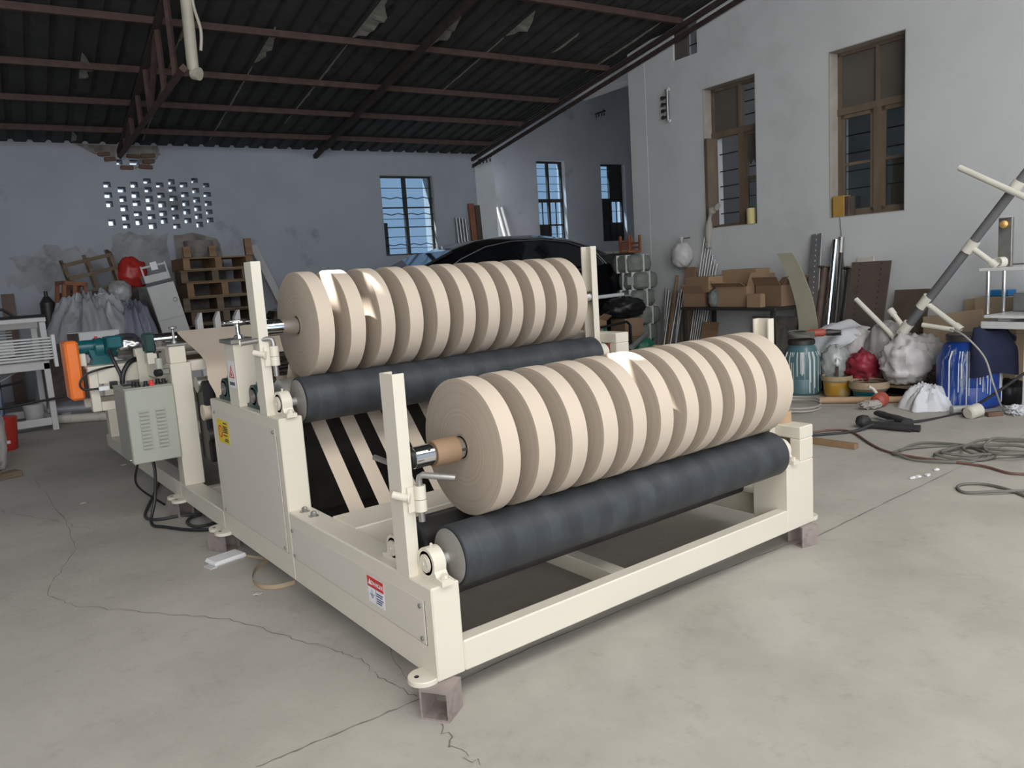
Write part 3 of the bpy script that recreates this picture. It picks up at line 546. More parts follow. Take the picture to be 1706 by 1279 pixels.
# nip post with hand wheel, knife shafts in green bearings
for x in (.0, 1.71):
    o = P_('nip_post', B(x, x + .09, 1.415, 1.535, H + .612, .955, ch=.004), 'cream'); P_('cap_plate', B(x - .012, x + .102, 1.40, 1.55, .955, .972, ch=.002), 'grey_steel', o)
    cx, cy = x + .045, 1.475
    m = MB(); m.lathe([(.022, .972), (.016, .985), (.009, .987), (.009, 1.02), (.016, 1.022), (.016, 1.038), (.004, 1.04)], (cx, cy, 0), n=16); P_('screw_spindle', m, 'chrome', o)
    m = MB(); m.lathe([(.055 + .007 * math.cos(a), 1.038 + .007 * math.sin(a)) for a in [2 * math.pi * k / 10 for k in range(11)]], (cx, cy, 0), n=32, cap=False)
    for k in range(3): a = R(20 + 120 * k); m.cyl((cx, cy, 1.034), (cx + .055 * math.cos(a), cy + .055 * math.sin(a), 1.038), .005, n=8)
    P_('hand_wheel', m, 'chrome', o)
    if x == 0:
        st = yz(mc, 'caution_sticker', 'white', 0, 1.437, 1.513, .775, .885); tri(st, 'red_triangle', 'red', -.0006, 1.475, .835, .034); tri(st, 'white_triangle', 'white', -.0012, 1.475, .833, .022)
        m = MB(); m.prism([(1.463, .823), (1.487, .823), (1.48, .838), (1.475, .852), (1.471, .838)], 'x', -.0024, -.0018); P_('flame_mark', m, 'red', st); m = MB(); [m.box(-.0012, -.0006, 1.447 + .016 * k, 1.459 + .016 * k, .784, .798) for k in range(4)]; P_('small_print', m, 'ink', st)
    for y in (1.335, 1.70): bearing(mc, x + .05, y, H + .612, 'green_iron', 1.05, 'grey_steel')
for (y, z, r, nm) in ((1.475, .868, .031, 'knife_shaft'), (1.475, .80, .033, 'anvil_shaft'), (1.335, .748, .024, 'guide_shaft'), (1.70, .748, .024, 'guide_shaft')):
    m = MB(); m.cyl((.09, y, z), (1.71, y, z), r, n=28); o = P_(nm, m, 'chrome')
    if nm == 'knife_shaft':
        for k in range(12): x = .135 + .1386 * k; m = MB(); m.lathe([(r, 0), (.044, .001), (.044, .012), (r, .013)], (x, y, z), (1, 0, 0), 28, cap=False); m.lathe([(r, .016), (.038, .017), (.038, .05), (r, .051)], (x, y, z), (1, 0, 0), 28, cap=False); P_('slitting_knife', m, 'grey_steel', o)
    if nm == 'guide_shaft': m = MB(); m.lathe([(.02, 0), (.034, .01), (.034, .022), (.02, .03)], (.085, y, z), (1, 0, 0), 20, cap=False); P_('collar', m, 'cream', o)
P_('inner_shaft', Cy((.09, .86, .13), (1.71, .86, .13), .03, n=20), 'grey_steel'); P_('inner_shaft', Cy((.09, .30, .20), (1.71, .30, .20), .03, n=20), 'dark_metal'); P_('dark_tray', B(.1, 1.69, 1.16, 1.58, .14, .15), 'dark_metal'); P_('inner_panel', B(.1, 1.69, 1.58, 1.6, .15, .62), 'dark_metal')
# ------------------------------------------------------------------ unwinding stand (rear unit)
us = thing('unwinding_stand', 'cream unwind frame with grey control box, teal motor and orange belt guard', 'machine', (0, 1.829, 0))
uo = Matrix.Translation((0, -1.829, 0))
def U_(name, mb, mat, par=None, label=None, ang=35):
    if isinstance(mb, MB) and True: mb.tr(0, uo)
    return obj(name, mb, mat, par or us, ang, label)
for x in (0, 1.71):
    U_('side_rail', Zb(x, x + .09, 1.829, 2.56, 0, .09), 'cream'); U_('side_rail', Zb(x, x + .09, 2.561, 4.6, 0, .09), 'cream')
    o = U_('upright', B(x, x + .10, 2.455, 2.56, .176, .815, ch=.004), 'cream'); U_('screw_housing', B(x + .005, x + .085, 2.465, 2.55, .815, .905, ch=.004), 'cream', o); U_('cap_plate', B(x - .005, x + .095, 2.455, 2.56, .905, .916, ch=.002), 'grey_steel', o)
    m = MB(); m.lathe([(.014, .916), (.012, .93), (.007, .932), (.007, .985), (.02, .99), (.02, 1.0), (.006, 1.003)], (x + .045, 2.505, 0), n=14); U_('screw_spindle', m, 'grey_steel', o)
    U_('rear_upright', B(x, x + .10, 3.28, 3.38, .176, .86, ch=.004), 'cream'); U_('rear_upright', B(x, x + .10, 4.4, 4.5, .176, .7, ch=.004), 'cream')
    U_('upper_rail', B(x, x + .1, 2.561, 3.279, .72, .80, ch=.004), 'cream')
U_('cross_beam', B(.1, 1.71, 2.475, 2.55, .765, .82, ch=.003), 'cream'); U_('cross_beam', Zb(.09, 1.71, 2.44, 2.50, 0, .06), 'cream'); U_('cross_beam', Zb(.09, 1.71, 1.95, 2.02, .0, .085), 'cream')
U_('cross_beam', B(.1, 1.71, 3.29, 3.36, .5, .58, ch=.003), 'cream'); U_('cross_beam', Zb(.09, 1.71, 4.45, 4.55, .0, .09), 'cream')
for (y, z, r, mt, nm) in ((2.83, .922, .036, 'chrome', 'idler_roller'), (3.18, .83, .045, 'cream', 'brake_roller'), (2.40, .70, .04, 'grey_steel', 'tension_roller'), (2.35, .56, .04, 'paper', 'tension_roller'), (2.70, .80, .034, 'chrome', 'tension_roller'), (2.3, .45, .03, 'dark_metal', 'tension_roller')):
    m = MB(); m.cyl((-.02 if z > .9 else .1, y, z), (1.71, y, z), r, n=28); U_(nm, m, mt)
U_('bearing_block', B(-.035, .02, 2.79, 2.87, .86, .965, ch=.01), 'green_iron'); U_('bearing_arm', B(-.03, .02, 2.795, 2.865, .80, .86), 'cream')
sh = B(-.045, .22, 2.985, 2.997, .65, .865, ch=.003); sh.cyl((-.05, 3.01, .855), (.45, 3.01, .855), .024, n=20); U_('shroud_plate', sh, 'cream')
m = Tb([(.045, 2.96, .80), (.065, 2.95, .77), (.078, 2.945, .72)], .009, 8); U_('lever', m, 'cream')
pads_y = (1.872, 2.531, 2.62)
for y in pads_y: m = MB(); m.lathe([(.045, -.001), (.045, .011), (.043, .013)], (-.016, y, H), n=24); o = U_('mounting_pad', m, 'cream'); U_('bolt_hole', Cy((-.036, y + .004, H + .0131), (-.036, y + .004, H + .0137), .007, n=12), 'black', o)
# control box
bx0, bx1, by0, by1, bz0, bz1 = -.228, -.002, 2.44, 2.72, .338, .712
cb = U_('control_box', B(bx0, bx1, by0, by1, bz0, bz1, ch=.004), 'box_green', label='grey green steel control box with louvres')
U_('lid', B(bx0 - .004, bx1, by0 + .012, by1 + .004, bz1, bz1 + .006, ch=.002), 'box_green', cb); U_('side_door', B(bx0 - .003, bx0, by0 + .01, by1 - .01, bz0 + .01, bz1 - .012, ch=.001), 'box_dark', cb)
for cxx in (-.155, -.078):
    for k in range(11):
        m = MB(); z = .41 + .0185 * k; m.prism([(by0, z), (by0 - .012, z + .001), (by0 - .010, z + .004), (by0, z + .011)], 'x', cxx - .022, cxx + .022); U_('louvre', m, 'box_green', cb)
for x, y, mt in ((-.155, 2.50, 'black'), (-.12, 2.48, 'black'), (-.09, 2.50, 'red_glow'), (-.055, 2.52, 'black'), (-.03, 2.50, 'black'), (-.165, 2.53, 'black')):
    m = MB(); m.lathe([(.014, 0), (.014, .008), (.010, .010), (.010, .024), (.008, .026)], (x, y, bz1 + .006), n=16); U_('push_button' if mt == 'red_glow' else 'knob', m, mt, cb)
U_('lock', Cy((bx0 - .003, 2.47, .36), (bx0 - .012, 2.47, .36), .008, n=12), 'steel', cb); U_('switch_window', B(-.2, -.13, 2.60, 2.66, bz1 + .006, bz1 + .010), 'black', cb)
U_('cable', Tb(spline([(-.12, 2.55, .338), (-.12, 2.54, .25), (-.14, 2.53, .12), (-.18, 2.48, .02), (-.14, 2.38, .012), (-.04, 2.2, .012), (.1, 2.1, .012)], 8), .008, 8), 'black', us)
U_('cable', Tb(spline([(-.2, 2.5, .338), (-.2, 2.6, .2), (-.05, 2.75, .03)], 8), .006, 6), 'black', us)
U_('cable', Tb(spline([(.14, 2.30, .60), (.15, 2.28, .42), (.16, 2.24, .25), (.3, 2.1, .15)], 8), .012, 8), 'black', us)
U_('dark_cover', B(.11, .17, 2.33, 2.47, .30, .72, ch=.01), 'black', us)
# motor platform with motor, gearbox, belt guard
mp_ = U_('motor_platform', B(-.285, -.001, 3.05, 3.35, .785, .80, ch=.002), 'cream')
U_('platform_arm', B(-.285, -.24, 3.05, 3.10, .55, .785, ch=.003), 'cream', mp_); U_('platform_arm', B(-.239, -.001, 3.05, 3.10, .55, .60, ch=.003), 'cream', mp_); U_('platform_arm', B(-.239, -.001, 3.05, 3.06, .70, .785, ch=.002), 'cream', mp_); U_('platform_arm', B(-.285, -.001, 3.30, 3.35, .55, .60, ch=.003), 'cream', mp_)
bg_ = U_('belt_guard', B(-.375, -.305, 3.10, 3.27, .62, .945, ch=.012), 'orange', label='orange painted belt guard'); U_('guard_bracket', B(-.305, -.27, 3.15, 3.21, .80, .87, ch=.003), 'cream', bg_)
mt_ = U_('gear_motor', Cy((-.30, 3.20, .90), (-.225, 3.20, .90), .04, n=24), 'teal_paint', label='teal painted gear motor')
m = MB(); m.lathe([(.05, 0), (.062, .01), (.062, .05), (.055, .055), (.066, .06), (.066, .075), (.055, .08), (.055, .12)], (-.225, 3.20, .885), (1, 0, 0), 28); U_('gearbox', m, 'teal_paint', mt_)
m = MB(); m.prism([(-.245, .80), (-.13, .80), (-.14, .83), (-.20, .875), (-.255, .89), (-.235, .83)], 'y', 3.15, 3.25); U_('motor_foot', m, 'teal_paint', mt_)
U_('terminal_box', B(-.165, -.085, 3.09, 3.17, .885, .955, ch=.008), 'teal_paint', mt_); U_('breather_cap', Cy((-.2, 3.2, .945), (-.2, 3.2, .957), .008, n=10), 'red', mt_)
m = MB(); m.lathe([(.05, 0), (.062, .01), (.064, .08), (.058, .115), (.03, .125)], (-.105, 3.20, .885), (1, 0, 0), 28)
for k in range(12): m.v = [tuple(v) for v in m.v]
glassmat('poly_film', (.74, .74, .74), .32, .16)
U_('wrapped_motor_body', Cy((-.12, 3.2, .885), (-.01, 3.2, .885), .05, n=24), 'grey_steel', mt_)
fm2 = MB(); fm2.blob((-.05, 3.2, .885), (.095, .078, .076), .14, 4, 3, crease=.14); U_('plastic_wrap', fm2, 'poly_film', mt_)
U_('cable', Tb(spline([(-.16, 3.1, .88), (-.15, 3.06, .82), (-.13, 3.03, .74), (-.13, 3.02, .70)], 6), .010, 8), 'black', us); U_('cable', Tb(spline([(-.02, 3.06, .82), (-.08, 3.03, .80), (-.12, 3.02, .74), (-.13, 3.02, .66)], 6), .013, 8), 'black', us); U_('cable', Tb(spline([(-.14, 3.06, .79), (-.22, 3.03, .785), (-.30, 3.02, .765), (-.335, 3.02, .72), (-.32, 3.02, .685), (-.25, 3.02, .68)], 8), .006, 8), 'black', us)
m = MB(); m.box(-.25, -.2, 3.0, 3.04, .668, .69); U_('sensor', m, 'white'); U_('valve_block', B(-.19, -.155, 3.0, 3.04, .67, .71), 'black')
# pneumatic regulator on the upright
rg = U_('regulator', Cy((-.045, 2.49, .79), (-.045, 2.49, .85), .017, n=16), 'box_green'); m = MB(); m.lathe([(.005, .85), (.005, .875), (.02, .877), (.02, .885)], (-.045, 2.49, 0), n=8); U_('wing_knob', m, 'black', rg)
U_('gauge', Cy((-.05, 2.45, .78), (-.075, 2.44, .78), .019, n=18), 'black', rg); U_('valve_body', B(-.065, 0, 2.475, 2.505, .765, .795, ch=.004), 'grey_steel', rg)
# ------------------------------------------------------------------ shafts, rolls, web
def roll_mat():
    m = pm('roll_side', (.45, .37, .285), rough=.85, var=.04, scale=3); t = m.node_tree; N = t.nodes.new; L = t.links.new; b = t.nodes['Principled BSDF']
    tc = N('ShaderNodeTexCoord'); sp = N('ShaderNodeSeparateXYZ'); L(tc.outputs['Object'], sp.inputs[0]); cb_ = N('ShaderNodeCombineXYZ'); L(sp.outputs[1], cb_.inputs[0]); L(sp.outputs[2], cb_.inputs[1])
    ln = N('ShaderNodeVectorMath'); ln.operation = 'LENGTH'; L(cb_.outputs[0], ln.inputs[0]); nz = N('ShaderNodeTexNoise'); nz.noise_dimensions = '1D'; nz.inputs['Scale'].default_value = 140; nz.inputs['Detail'].default_value = 6; L(ln.outputs['Value'], nz.inputs['W'])
    r = N('ShaderNodeValToRGB'); r.color_ramp.elements[0].position = .3; r.color_ramp.elements[1].position = .7; r.color_ramp.elements[0].color = (.355, .292, .228, 1); r.color_ramp.elements[1].color = (.41, .338, .265, 1); L(nz.outputs['Fac'], r.inputs[0]); L(r.outputs[0], b.inputs['Base Color'])
roll_mat(); pm('kraft_core', (.33, .26, .19), rough=.8, var=.1)
ORD = ['first', 'second', 'third', 'fourth', 'fifth', 'sixth', 'seventh', 'eighth', 'ninth', 'tenth', 'eleventh']
def roll_geo(w_, r, ri, wob):
    m = MB(); m.lathe([(ri, 0), (r - .003, 0), (r, .0015), (r, w_ - .0015), (r - .003, w_), (ri, w_), (ri, 0)], (0, 0, 0), (1, 0, 0), 96, cap=False); me = mesh('paper_roll', m, 'paper'); me.materials.append(MATS['roll_side'])
    for p in me.polygons:
        if abs(p.normal.x) > .8: p.material_index = 1
    return me
for row, x0, y, z, r in (('front', .2255, .149, .674, .2018), ('rear', .1655, 1.146, 1.019, .2010)):
    g1 = roll_geo(.0630, r, .040, 0); g2 = roll_geo(.102 if row == 'front' else .063, r, .040, 0)
    cm = MB(); cm.lathe([(.034, -.002), (.040, -.002), (.040, .065), (.034, .065), (.034, -.002)], (0, 0, 0), (1, 0, 0), 32, cap=False); cme = mesh('core', cm, 'kraft_core')
    for i in range(11):
        lb = f'kraft paper roll on the {row} roller, {ORD[i]} from the handle end'
        if i == 0: lb = f'kraft paper roll at the handle end of the {row} shaft, whole end face showing'
        if i == 10: lb = f'kraft paper roll at the far right end of the {row} shaft'
        if row == 'rear' and i == 1: lb += ', sunlit on top'
        if row == 'front' and i == 5: lb += ', sunlit on top'
        o = thing('paper_roll', lb, 'paper roll', (x0 + .126 * i, y, z), 0, f'kraft rolls on the {row} winding shaft')
        obj('paper_winding', g2 if i == 10 else g1, None, o); obj('core', cme, None, o)
        o.rotation_euler = (random.uniform(0, 6), 0, 0)
    sx0 = .058 if row == 'front' else .022
    s_ = thing('winding_shaft', f'chrome winding shaft through the {row} row of paper rolls', 'shaft', (sx0, y, z))
    m = MB(); m.lathe([(.028, 0), (.031, .003), (.031, 1.66)], (0, 0, 0), (1, 0, 0), 32); obj('tube', m, 'chrome', s_)
    m = MB(); m.lathe([(.026, -.014), (.029, -.012), (.029, .0), (.012, .001)], (0, 0, 0), (1, 0, 0), 28); obj('end_plug', m, 'black', s_)
    obj('set_screw', Cy((.045, -.024, .019), (.045, -.0262, .0205), .004, n=10), 'black', s_)
    for k in range(3):
        m = MB(); a = R(60 + 120 * k); m.box(.15, 1.6, .0295, .0325, -.004, .004); m.tr(0, Matrix.Rotation(a, 4, 'X')); obj('expanding_key', m, 'dark_metal', s_)
m = MB(); m.lathe([(.0318, 0), (.0385, 0), (.0385, .078), (.0318, .078), (.0318, 0)], (0, 0, 0), (1, 0, 0), 32, cap=False); one('cardboard_sleeve', m, 'core_brown', 'short brown cardboard tube on the front winding shaft beside the first roll', 'cardboard tube', (.124, .149, .674))
web = thing('paper_web', 'wide kraft paper web running down to the slitting knives, cut into strips', 'paper', (0, 0, 0))
def webf(u, v):
    y = 3.30 - 1.35 * v if v < .55 else 2.5575 - (v - .55) * 1.45; z = .962 - .17 * (v / .55) if v < .55 else .792 - (v - .55) * .02; 
    xl = .27 - .12 * min(1, v / .35) + .02 * math.sin(v * 9); return (xl + (1.66 - xl) * u, y, z + .0)
def web2(u, v):
    # sheet from the upper idler forward and down to the nip
    y = 3.30 - 1.78 * v; z = .963 - .125 * v ** 1.3; xl = .265 - .14 * v + .03 * math.sin(v * 8) * (1 - v); return (xl + (1.66 - xl) * u, y, z)
WP = spline([(0, 2.86, .945), (0, 2.83, .9595), (0, 2.78, .945), (0, 2.56, .865), (0, 2.36, .79), (0, 2.315, .71), (0, 2.29, .63), (0, 2.275, .55), (0, 2.23, .515), (0, 2.0, .61), (0, 1.76, .73), (0, 1.52, .838)], 4)
m = MB(); NW = len(WP) - 1; m.grid(lambda u, v: ((.15 + .012 * math.sin(v * 26)) * (1 - u) + 1.66 * u, WP[round(v * NW)].y, WP[round(v * NW)].z), 4, NW, (0, 0, .0012)); obj('web_sheet', m, 'paper', web)
for i in range(11):
    xa = .2255 + .126 * i; wd = .063; P = [(1.40, .80), (1.33, .70), (1.262, .62), (.97, .305), (.888, .145), (.875, .108), (.845, .098), (.6, .135), (.335, .175), (.30, .235), (.26, .31)]
    m = MB(); m.grid(lambda u, v, P=P, xa=xa: (xa + wd * u, P[round(v * 10)][0], P[round(v * 10)][1]), 1, 10, (0, 0, .0008)); obj('strip', m, 'paper', web)
for i in range(11):
    xa = .1655 + .126 * i; m = MB(); P = [(1.44, .80), (1.36, .73), (1.30, .82), (1.28, .86)]; m.grid(lambda u, v, P=P, xa=xa: (xa + .063 * u, P[round(v * 3)][0], P[round(v * 3)][1]), 1, 3, (0, 0, .0008)); obj('strip', m, 'paper', web)
# support blocks of square steel tube
def tubeblock(name_label, c, rz, ln=.10, s=.085):
    m = MB(); t = .006; h = s
    o = [(-s / 2, 0), (s / 2, 0), (s / 2, h), (-s / 2, h)]; i_ = [(-s / 2 + t, t), (s / 2 - t, t), (s / 2 - t, h - t), (-s / 2 + t, h - t)]; V = []
    for y in (-ln / 2, ln / 2): V += [(a, y, b_) for a, b_ in o + i_]
    Fs = []
    for k in range(4):
        j = (k + 1) % 4; Fs += [(k, j, 8 + j, 8 + k), (4 + k, 12 + k, 12 + j, 4 + j), (k, 4 + k, 4 + j, j), (8 + k, 8 + j, 12 + j, 12 + k)]
    m.add(V, Fs); one('tube_block', m, 'tubeblock', name_label, 'steel block', c, rz, 'square tube blocks under the machine feet')
tubeblock('hollow square steel tube offcut propping the front handle side corner of the machine', (.003, -.002, 0), R(-57), .086, .0853)
tubeblock('square steel offcut under the machine corner nearest the plank', (1.752, .022, 0), R(-104), .080, .0853)
tubeblock('rusty square steel offcut under the side foot beside the white foam slab', (-.012, 1.835, 0), R(25), .11, .0853)
tubeblock('square steel offcut under the rear side foot near the black cable', (-.01, 2.58, 0), R(15), .11, .0853)
m = MB(); m.lathe([(.030, 0), (.043, 0), (.043, .048), (.030, .048), (.030, 0)], (0, 0, 0), n=36, cap=False); one('tape_roll', m, 'kraft', 'roll of brown adhesive tape standing on the right corner guard', 'tape', (1.765, .125, H + .4065))
# ------------------------------------------------------------------ clutter along the right wall
def plane_pt(u, v, n, P): d = ray(u, v); return CAM + d * ((P - CAM).dot(n) / d.dot(n))
def RW(u, v, r): return plane_pt(u, v, ER, rp(r, 0))
def BW(u, v, s): return plane_pt(u, v, ES, rp(0, s))
pm('teal_plastic', (.085, .165, .18), rough=.4, var=.15, scale=4, c2=(.38, .42, .42), thr=.60, soft=.05, s2=9, stretch=(1, 1, .12))
pm('blue_plastic', (.012, .055, .30), rough=.38, var=.12, scale=4, c2=(.40, .46, .55), thr=.605, soft=.04, s2=11, stretch=(1, 1, .1))
pm('navy_cloth', (.012, .016, .045), rough=.9, var=.25, scale=8)
pm('white_cloth', (.70, .70, .72), rough=.85, var=.06, scale=4)
pm('white_bag', (.60, .57, .56), rough=.4, var=.12, scale=7, bump=.25, bscale=14)
pm('dark_heap2', (.10, .07, .06), rough=.6, var=.5, scale=9, bump=.3); pm('green_rag', (.33, .42, .36), rough=.4, var=.2, bump=.3, bscale=14)
pm('grey_bag', (.42, .41, .40), rough=.35, var=.2, scale=6, bump=.4, bscale=12)
pm('red_bag', (.33, .03, .05), rough=.45, var=.3, scale=6, bump=.3, bscale=14, c2=(.55, .35, .33), thr=.60, s2=5)
pm('pallet_wood', (.18, .13, .085), rough=.85, var=.3, scale=6, stretch=(.4, 3, 3), bump=.1)  # wood tone darkened to carry the shadow over the pallets
pm('pallet_warm', (.27, .165, .088), rough=.8, var=.25, scale=5, stretch=(.4, 3, 3))  # warm wood, also darkened for the pallets' shadow
pm('dark_wood', (.10, .07, .05), rough=.85, var=.3, scale=6)
pm('carton', (.36, .235, .135), rough=.85, var=.1, scale=4, c2=(.30, .19, .11), thr=.6, s2=3)
pm('carton_dark', (.27, .17, .105), rough=.85, var=.12, scale=4)
pm('kraft_board', (.40, .30, .20), rough=.85, var=.1, scale=3)
pm('zinc', (.42, .42, .43), rough=.4, metal=.7, var=.15, scale=5)
pm('rusty_plate', (.15, .115, .095), rough=.6, metal=.3, var=.18, scale=5, c2=(.24, .13, .07), thr=.66, s2=3)
pm('rust_pipe', (.17, .12, .10), rough=.7, metal=.3, var=.25, scale=8)
pm('yellow_sheet', (.46, .43, .32), rough=.6, var=.1, scale=5)
pm('grey_pvc', (.17, .17, .175), rough=.45, var=.1, scale=6)
pm('white_pvc', (.80, .76, .66), rough=.35, var=.05, scale=6)
pm('white_paint', (.72, .72, .70), rough=.4, var=.06, scale=4)
pm('red_tool', (.42, .09, .06), rough=.5, var=.25, scale=8)
pm('brass', (.62, .36, .12), rough=.35, metal=.6, var=.15)
pm('hose_grey', (.16, .155, .13), rough=.7, var=.2)
pm('hose_red', (.17, .085, .07), rough=.6, var=.25, scale=4)
pm('cable_black', (.035, .033, .035), rough=.6, var=.2)
pm('cord_beige', (.42, .39, .34), rough=.7, var=.1)
pm('bale', (.19, .205, .175), rough=.7, var=.25, scale=9, bump=.3, bscale=20)
pm('strap_white', (.66, .66, .63), rough=.6, var=.05)
pm('green_sack', (.02, .15, .09), rough=.55, var=.35, scale=7, bump=.3, bscale=12)
pm('tan_cloth', (.40, .31, .18), rough=.9, var=.25, scale=5)
pm('chair_wood', (.28, .10, .045), rough=.6, var=.25, scale=8)
pm('foam_yellow', (.68, .58, .28), rough=.9, var=.08)
pm('amber_box', (.52, .30, .07), rough=.6, var=.1)
pm('blue_tray', (.01, .17, .42), rough=.4, var=.1)
pm('clear_jug', (.40, .42, .40), rough=.12, var=.25, scale=9, bump=.3, bscale=10)
pm('tealtray', (.005, .13, .15), rough=.4, var=.2)
pm('ochre_paint', (.50, .27, .03), rough=.5, var=.3, scale=8, c2=(.45, .44, .40), thr=.56, s2=5)
def carton(label, loc, size, rz=0.0, open_=0, mat='carton', group=None, tilt=(0, 0), mark=None):
    w_, d, h = size; t = .006; o = thing('cardboard_box', label, 'box', loc, 0, group); o.rotation_euler = (tilt[0], tilt[1], rz)
    m = MB(); m.box(-w_ / 2, w_ / 2, -d / 2, d / 2, 0, t); m.box(-w_ / 2, -w_ / 2 + t, -d / 2, d / 2, t, h); m.box(w_ / 2 - t, w_ / 2, -d / 2, d / 2, t, h); m.box(-w_ / 2 + t, w_ / 2 - t, -d / 2, -d / 2 + t, t, h); m.box(-w_ / 2 + t, w_ / 2 - t, d / 2 - t, d / 2, t, h); obj('body', m, mat, o)
    for sx, sy, L, Wd in ((0, -1, w_, d), (0, 1, w_, d), (-1, 0, d, w_), (1, 0, d, w_)):
        a = (R(random.uniform(100, 165)) if open_ else R(3)); ln = (d / 2 if sx == 0 else w_ / 2) * (.95 if not open_ else .7); m = MB()
        i0 = m.box(-L / 2 + .003, L / 2 - .003, 0, ln, 0, .004); M = Matrix.Rotation(a if open_ else R(1.5), 4, 'X'); m.tr(i0, M)
        rot = {(0, -1): 0, (1, 0): 90, (0, 1): 180, (-1, 0): 270}[(sx, sy)]
        m.tr(i0, Matrix.Translation((0, 0, h)) @ Matrix.Rotation(R(rot), 4, 'Z') @ Matrix.Translation((0, -Wd / 2, 0))); obj('flap', m, mat, o)
    if not open_: obj('packing_tape', B(-w_ / 2 - .001, w_ / 2 + .001, -.02, .02, h + .006, h + .008), 'kraft', o)
    if mark: obj('printed_mark', B(mark[0], mark[1], -d / 2 - .0015, -d / 2, mark[2], mark[3]), mark[4], o)
    return o
def sack(label, loc, rad, mat, seed, cat='sack', amp=.16, f=2.0, knot=True, rz=0.0, group=None, crease=.12, pw=.9, name='sack'):
    o = thing(name, label, cat, loc, rz, group); m = MB(); m.blob((0, 0, rad[2] * .82), rad, amp, f, seed, 36, 24, flat=-rad[2] * .80, pw=pw, crease=crease); obj('body', m, mat, o, ang=80)
    if knot: m = MB(); m.lathe([(.05, -.02), (.022, .02), (.018, .035), (.04, .075), (.03, .08)], (0, 0, rad[2] * 1.75), n=14); obj('tied_neck', m, mat, o)
    return o
def lean(name, label, cat, p_top, p_bot, w_, t, mat, group=None, wdir=None):
    a = Vector(p_bot); b = Vector(p_top); d = (b - a); L = d.length; z = d.normalized(); x = Vector(wdir or ES); x = (x - z * x.dot(z)).normalized(); y = z.cross(x); M = Matrix(((x.x, y.x, z.x, a.x), (x.y, y.y, z.y, a.y), (x.z, y.z, z.z, a.z), (0, 0, 0, 1)))
    m = MB(); m.box(-w_ / 2, w_ / 2, -t / 2, t / 2, 0, L, ch=min(.002, t * .3)); o = one(name, m, mat, label, cat, group=group); o.matrix_world = M; return o, L
def pole(name, label, cat, a, b, r, mat, group=None, n=18, hollow=True):
    a = Vector(a); b = Vector(b); L = (b - a).length; m = MB(); m.lathe([(r, 0), (r, L), (r * .82, L), (r * .82, L - .03)] if hollow else [(r, 0), (r, L)], (0, 0, 0), n=n); o = one(name, m, mat, label, cat, group=group); o.location = a; o.rotation_euler = (b - a).to_track_quat('Z', 'Y').to_euler(); return o, L
def pallet(label, loc, rz, size, mat, n=5, nb=3, group=None, rot=None, cat='pallet'):
    w_, d, h = size; o = thing('wooden_pallet', label, cat, loc, rz, group, rot)
    me = mesh('deck_board', B(-w_ / 2, w_ / 2, -.045, .045, 0, .016, ch=.002), mat)
    for k in range(n): q = obj('deck_board', me, None, o); q.location = (0, -d / 2 + .045 + k * (d - .09) / (n - 1), h - .016)
    for k in range(nb): obj('stringer', B(-w_ / 2 + k * (w_ - .08) / (nb - 1), -w_ / 2 + .08 + k * (w_ - .08) / (nb - 1), -d / 2, d / 2, .016, h - .016, ch=.002), mat, o)
    for k in range(3): q = obj('bottom_board', me, None, o); q.location = (0, -d / 2 + .045 + k * (d - .09) / 2, 0)
    return o
rzR = TH + R(90)       # x axis of a thing along the right wall, towards the back
# barrels
def barrel(label, loc, r, h, mat, lidmat, rz=0.0):
    o = thing('plastic_barrel', label, 'barrel', loc, rz); m = MB(); m.lathe([(r * .9, 0), (r, .02), (r, h * .30), (r * .985, h * .31), (r, h * .33), (r, h * .66), (r * .97, h * .70), (r * .78, h * .88), (r * .66, h * .93), (r * .66, h)], (0, 0, 0), n=40); obj('body', m, mat, o)
    m = MB(); m.lathe([(r * .7, h * .945), (r * .72, h * .95), (r * .72, h * 1.02), (r * .68, h * 1.035)], (0, 0, 0), n=32); obj('screw_lid', m, lidmat, o)
    m = MB()
    rr = random.Random(int(r * 1000))
    for k in range(22):
        a = R(rr.uniform(150, 330)); z1 = h * rr.uniform(.6, .72); z0 = h * rr.uniform(.03, .45); wd = rr.uniform(.002, .0055); 
        P = [(math.cos(a) * (r + .001), math.sin(a) * (r + .001), z) for z in (z0, z1)]; m.tube([P[0], P[1], (math.cos(a) * r * .86, math.sin(a) * r * .86, h * .82)], wd, 6)
    obj('paint_drips', m, 'white_paint', o)
    return o
bb = barrel('blue plastic barrel with white paint drips, navy jacket over it', fl(1612, 674), .205, .50, 'blue_plastic', 'dark_metal')
tb = barrel('teal plastic barrel streaked with white paint beside the front roll', fl(1336, 655), .15, .44, 'teal_plastic', 'dark_metal')
# jacket draped over the blue barrel
bl = Vector(bb.location)
def jk(u, v):
    a = R(-35 + 150 * (u - .5)) - R(55) ; rr = .06 + .19 * min(1, v * 1.5) + .03 * math.sin(u * 17) * v; z = .555 - max(0, v - .35) * .47 + .015 * math.sin(u * 11 + v * 5); return (bl.x + .06 + rr * math.cos(a) * 1.1, bl.y - .03 + rr * math.sin(a), z)
m = MB(); m.grid(jk, 30, 14, (0, 0, -.006)); m.blob((bl.x + .16, bl.y - .12, .45), (.15, .10, .10), .3, 2.5, 5, crease=.2); one('jacket', m, 'navy_cloth', 'dark navy work jacket thrown over the blue barrel', 'jacket', ang=80)
